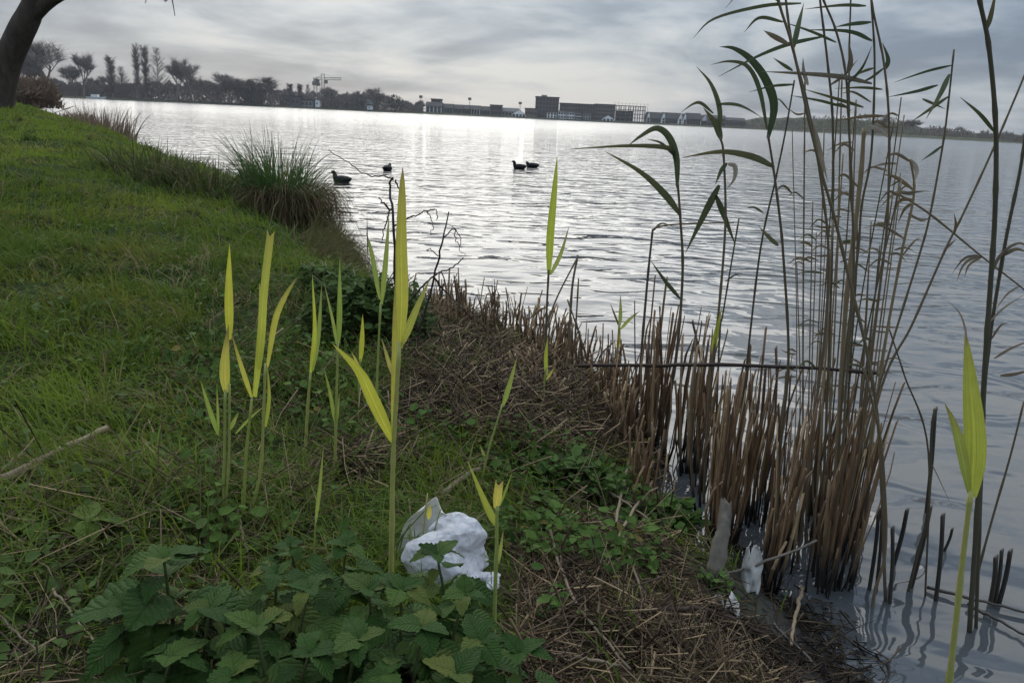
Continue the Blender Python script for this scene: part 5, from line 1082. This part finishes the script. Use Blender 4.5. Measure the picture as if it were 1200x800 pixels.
# pale log, scraps
p0 = ground(834, 684) + [0, 0, .01]; p1 = at(851, 588, p0[1] + .10)
mb = MB(); q = spline([p0, (p0 + p1) / 2 + [.006, 0, .008], p1], 30); mb.tube(q, np.interp(np.linspace(0, 1, 30), [0, .1, .6, 1], [.019, .021, .017, .012]) * (1 + rng.normal(0, .03, 30)), 18)
vv = np.array(mb.v); ax_ = np.repeat(q, 18, 0); off_ = vv - ax_; lobes = 1 + .45 * (vnoise(np.tile(np.arange(18) * .9, 30), np.repeat(np.arange(30) * .16, 18), 71) - .5) + .25 * (vnoise(np.tile(np.arange(18) * 2.3, 30), np.repeat(np.arange(30) * .5, 18), 72) - .5)
vv = ax_ + off_ * lobes[:, None]; vv[-18:, 2] += rng.uniform(-.012, .018, 18); mb.v = [tuple(v_) for v_ in vv]
tag(mb.build('log', MAT['log_pale']), 'pale weathered log lying among the cut reeds', 'log')
for (px, py, R3, sd_, lab) in [(880, 672, (.026, .030, .105), 21, 'torn white plastic scrap standing among the cut reeds'), (852, 704, (.034, .040, .032), 25, 'small crumpled white scrap on the mud')]:
    c_ = ground(px, py + 22); gu, gv = np.meshgrid(np.linspace(-1, 1, 13), np.linspace(0, 1, 13)); gu, gv = gu.ravel(), gv.ravel()
    wv = (.45 + .55 * np.sin(gv * 2.6 + .5)) * (1 + .25 * (vnoise(gv * 5, gu * 0 + np.sign(gu), sd_) - .5)); f1 = vnoise(gu * 2.2 + sd_, gv * 2.6, sd_) - .5; f2 = np.abs(vnoise(gu * 4.1, gv * 4.3, sd_ + 1) - .5)
    V = np.stack([c_[0] + gu * wv * R3[0] + f1 * R3[0] * .5, c_[1] + (f1 * 1.5 + f2 * .9) * R3[1] + gv * R3[1] * .8, c_[2] + gv * R3[2] * (1 + .3 * f1) + f2 * R3[2] * .12 - .004], 1)
    mb = MB(); mb.add(V, [(r_ * 13 + c2, r_ * 13 + c2 + 1, r_ * 13 + c2 + 14, r_ * 13 + c2 + 13) for r_ in range(12) for c2 in range(12)]); o = mb.build('plastic_scrap', MAT['dirty_film']); md = o.modifiers.new('thick', 'SOLIDIFY'); md.thickness = .0008; tag(o, lab, 'plastic scrap', 'white plastic litter')
# loose stalks and sticks
def stalk(label, pts, wd, mat='dead_stalk', lift=.02, onwater=False, y=None, name='dead_stalk', ends=None):
    P = []
    for k, (a, c) in enumerate(pts):
        if y is not None: p = at(a, c, y if np.isscalar(y) else y[k])
        else:
            p = water(a, c, .012) if onwater else ground(a, c) + [0, 0, lift]
        P.append(p)
    n = 14; q = spline(P, n); pxm = np.mean([p[1] for p in P]) * 1.15 / 940; mb = MB(); mb.tube(q + rng.normal(0, .0012, (n, 3)), np.linspace(wd, wd * .65, n) * pxm / 2 * (1 + rng.normal(0, .05, n)), 8)
    return tag(mb.build(name, MAT[mat]), label, 'stalk', 'loose dead stalks')
stalk('long dark reed stalk lying level across the stubble tops', [(678, 428), (760, 428), (830, 427), (930, 430), (1030, 437)], 5, 'dark_twig', y=[2.95, 2.7, 2.4, 2.2, 2.1])
stalk('broad brown dead stalk lying in the left grass', [(4, 584), (60, 553), (128, 520)], 12, lift=.04); stalk('brown stalk sticking up behind the plastic bag', [(520, 590), (540, 574), (562, 560)], 8, lift=.03)
stalk('long thin stalk slanting across the straw', [(640, 620), (667, 709), (737, 800)], 4.5, lift=.03); stalk('dead stalk lying across the shadowed bank right of the straw', [(719, 614), (735, 660), (755, 722)], 4, lift=.03); stalk('pale bent stalk below the bright green weeds', [(764, 580), (735, 626), (722, 652)], 4, lift=.05)
stalk('pale upright stalk leaning before the stubble', [(736, 552), (728, 590), (720, 634)], 4.5, lift=.05); stalk('thin brown stalk crossing the pale upright one', [(712, 595), (735, 610), (758, 628)], 3, lift=.05); stalk('thick short stalk at the bottom of the straw', [(650, 780), (690, 784), (726, 792)], 6, lift=.02)
stalk('dark bent reed on the mud', [(780, 730), (820, 729), (850, 738), (893, 756)], 6, 'dark_twig', lift=.03); stalk('thin dry stalk in the lower left tangle', [(66, 720), (95, 760), (130, 802)], 3.5, lift=.05); stalk('pale dry stalk at the lower left edge', [(-4, 742), (22, 770), (52, 798)], 3.5, lift=.05)
stalk('short pale stalk right of the broad-leaved plant', [(156, 612), (180, 617), (204, 621)], 3.5, lift=.04); stalk('thin stalk above the broad-leaved plant', [(124, 586), (145, 566), (168, 548)], 3.5, lift=.04); stalk('pale stalk upright behind the nettles', [(278, 618), (284, 642), (291, 668)], 4, lift=.04)
stalk('pale reed lying across the cut reed feet', [(806, 676), (855, 670), (905, 655), (958, 634)], 4, 'log_pale', y=[1.80, 1.80, 1.80, 1.84]); stalk('floating dark reed reaching the right edge', [(1086, 687), (1120, 696), (1160, 706), (1215, 720)], 4.5, 'wet_stub', onwater=True); stalk('second floating dark reed below the first', [(1135, 708), (1165, 724), (1210, 748)], 4.5, 'wet_stub', onwater=True)
stalk('dark wet stalk at the muddy corner', [(905, 740), (930, 765), (955, 790)], 5, 'wet_stub', lift=.02); stalk('grey dead stalk leaning over the mud', [(938, 700), (930, 735), (925, 770)], 5, 'dead_stalk', lift=.03)

# ------------------------------------------------------------------ damp winter air over the lake
m, b, out = new_mat('haze_air'); v = b.n('ShaderNodeVolumePrincipled'); v.inputs['Color'].default_value = (.86, .88, .92, 1); v.inputs['Density'].default_value = .00022; v.inputs['Anisotropy'].default_value = .2
m.node_tree.links.new(v.outputs[0], out.inputs['Volume'])
mb = MB(); mb.box(-1500, 1500, -60, 1300, -2.0, 46.0); o = mb.build('haze', m, None, False); tag(o, 'thin damp haze over the lake', 'haze', kind='stuff')
scene.cycles.volume_bounces = 0
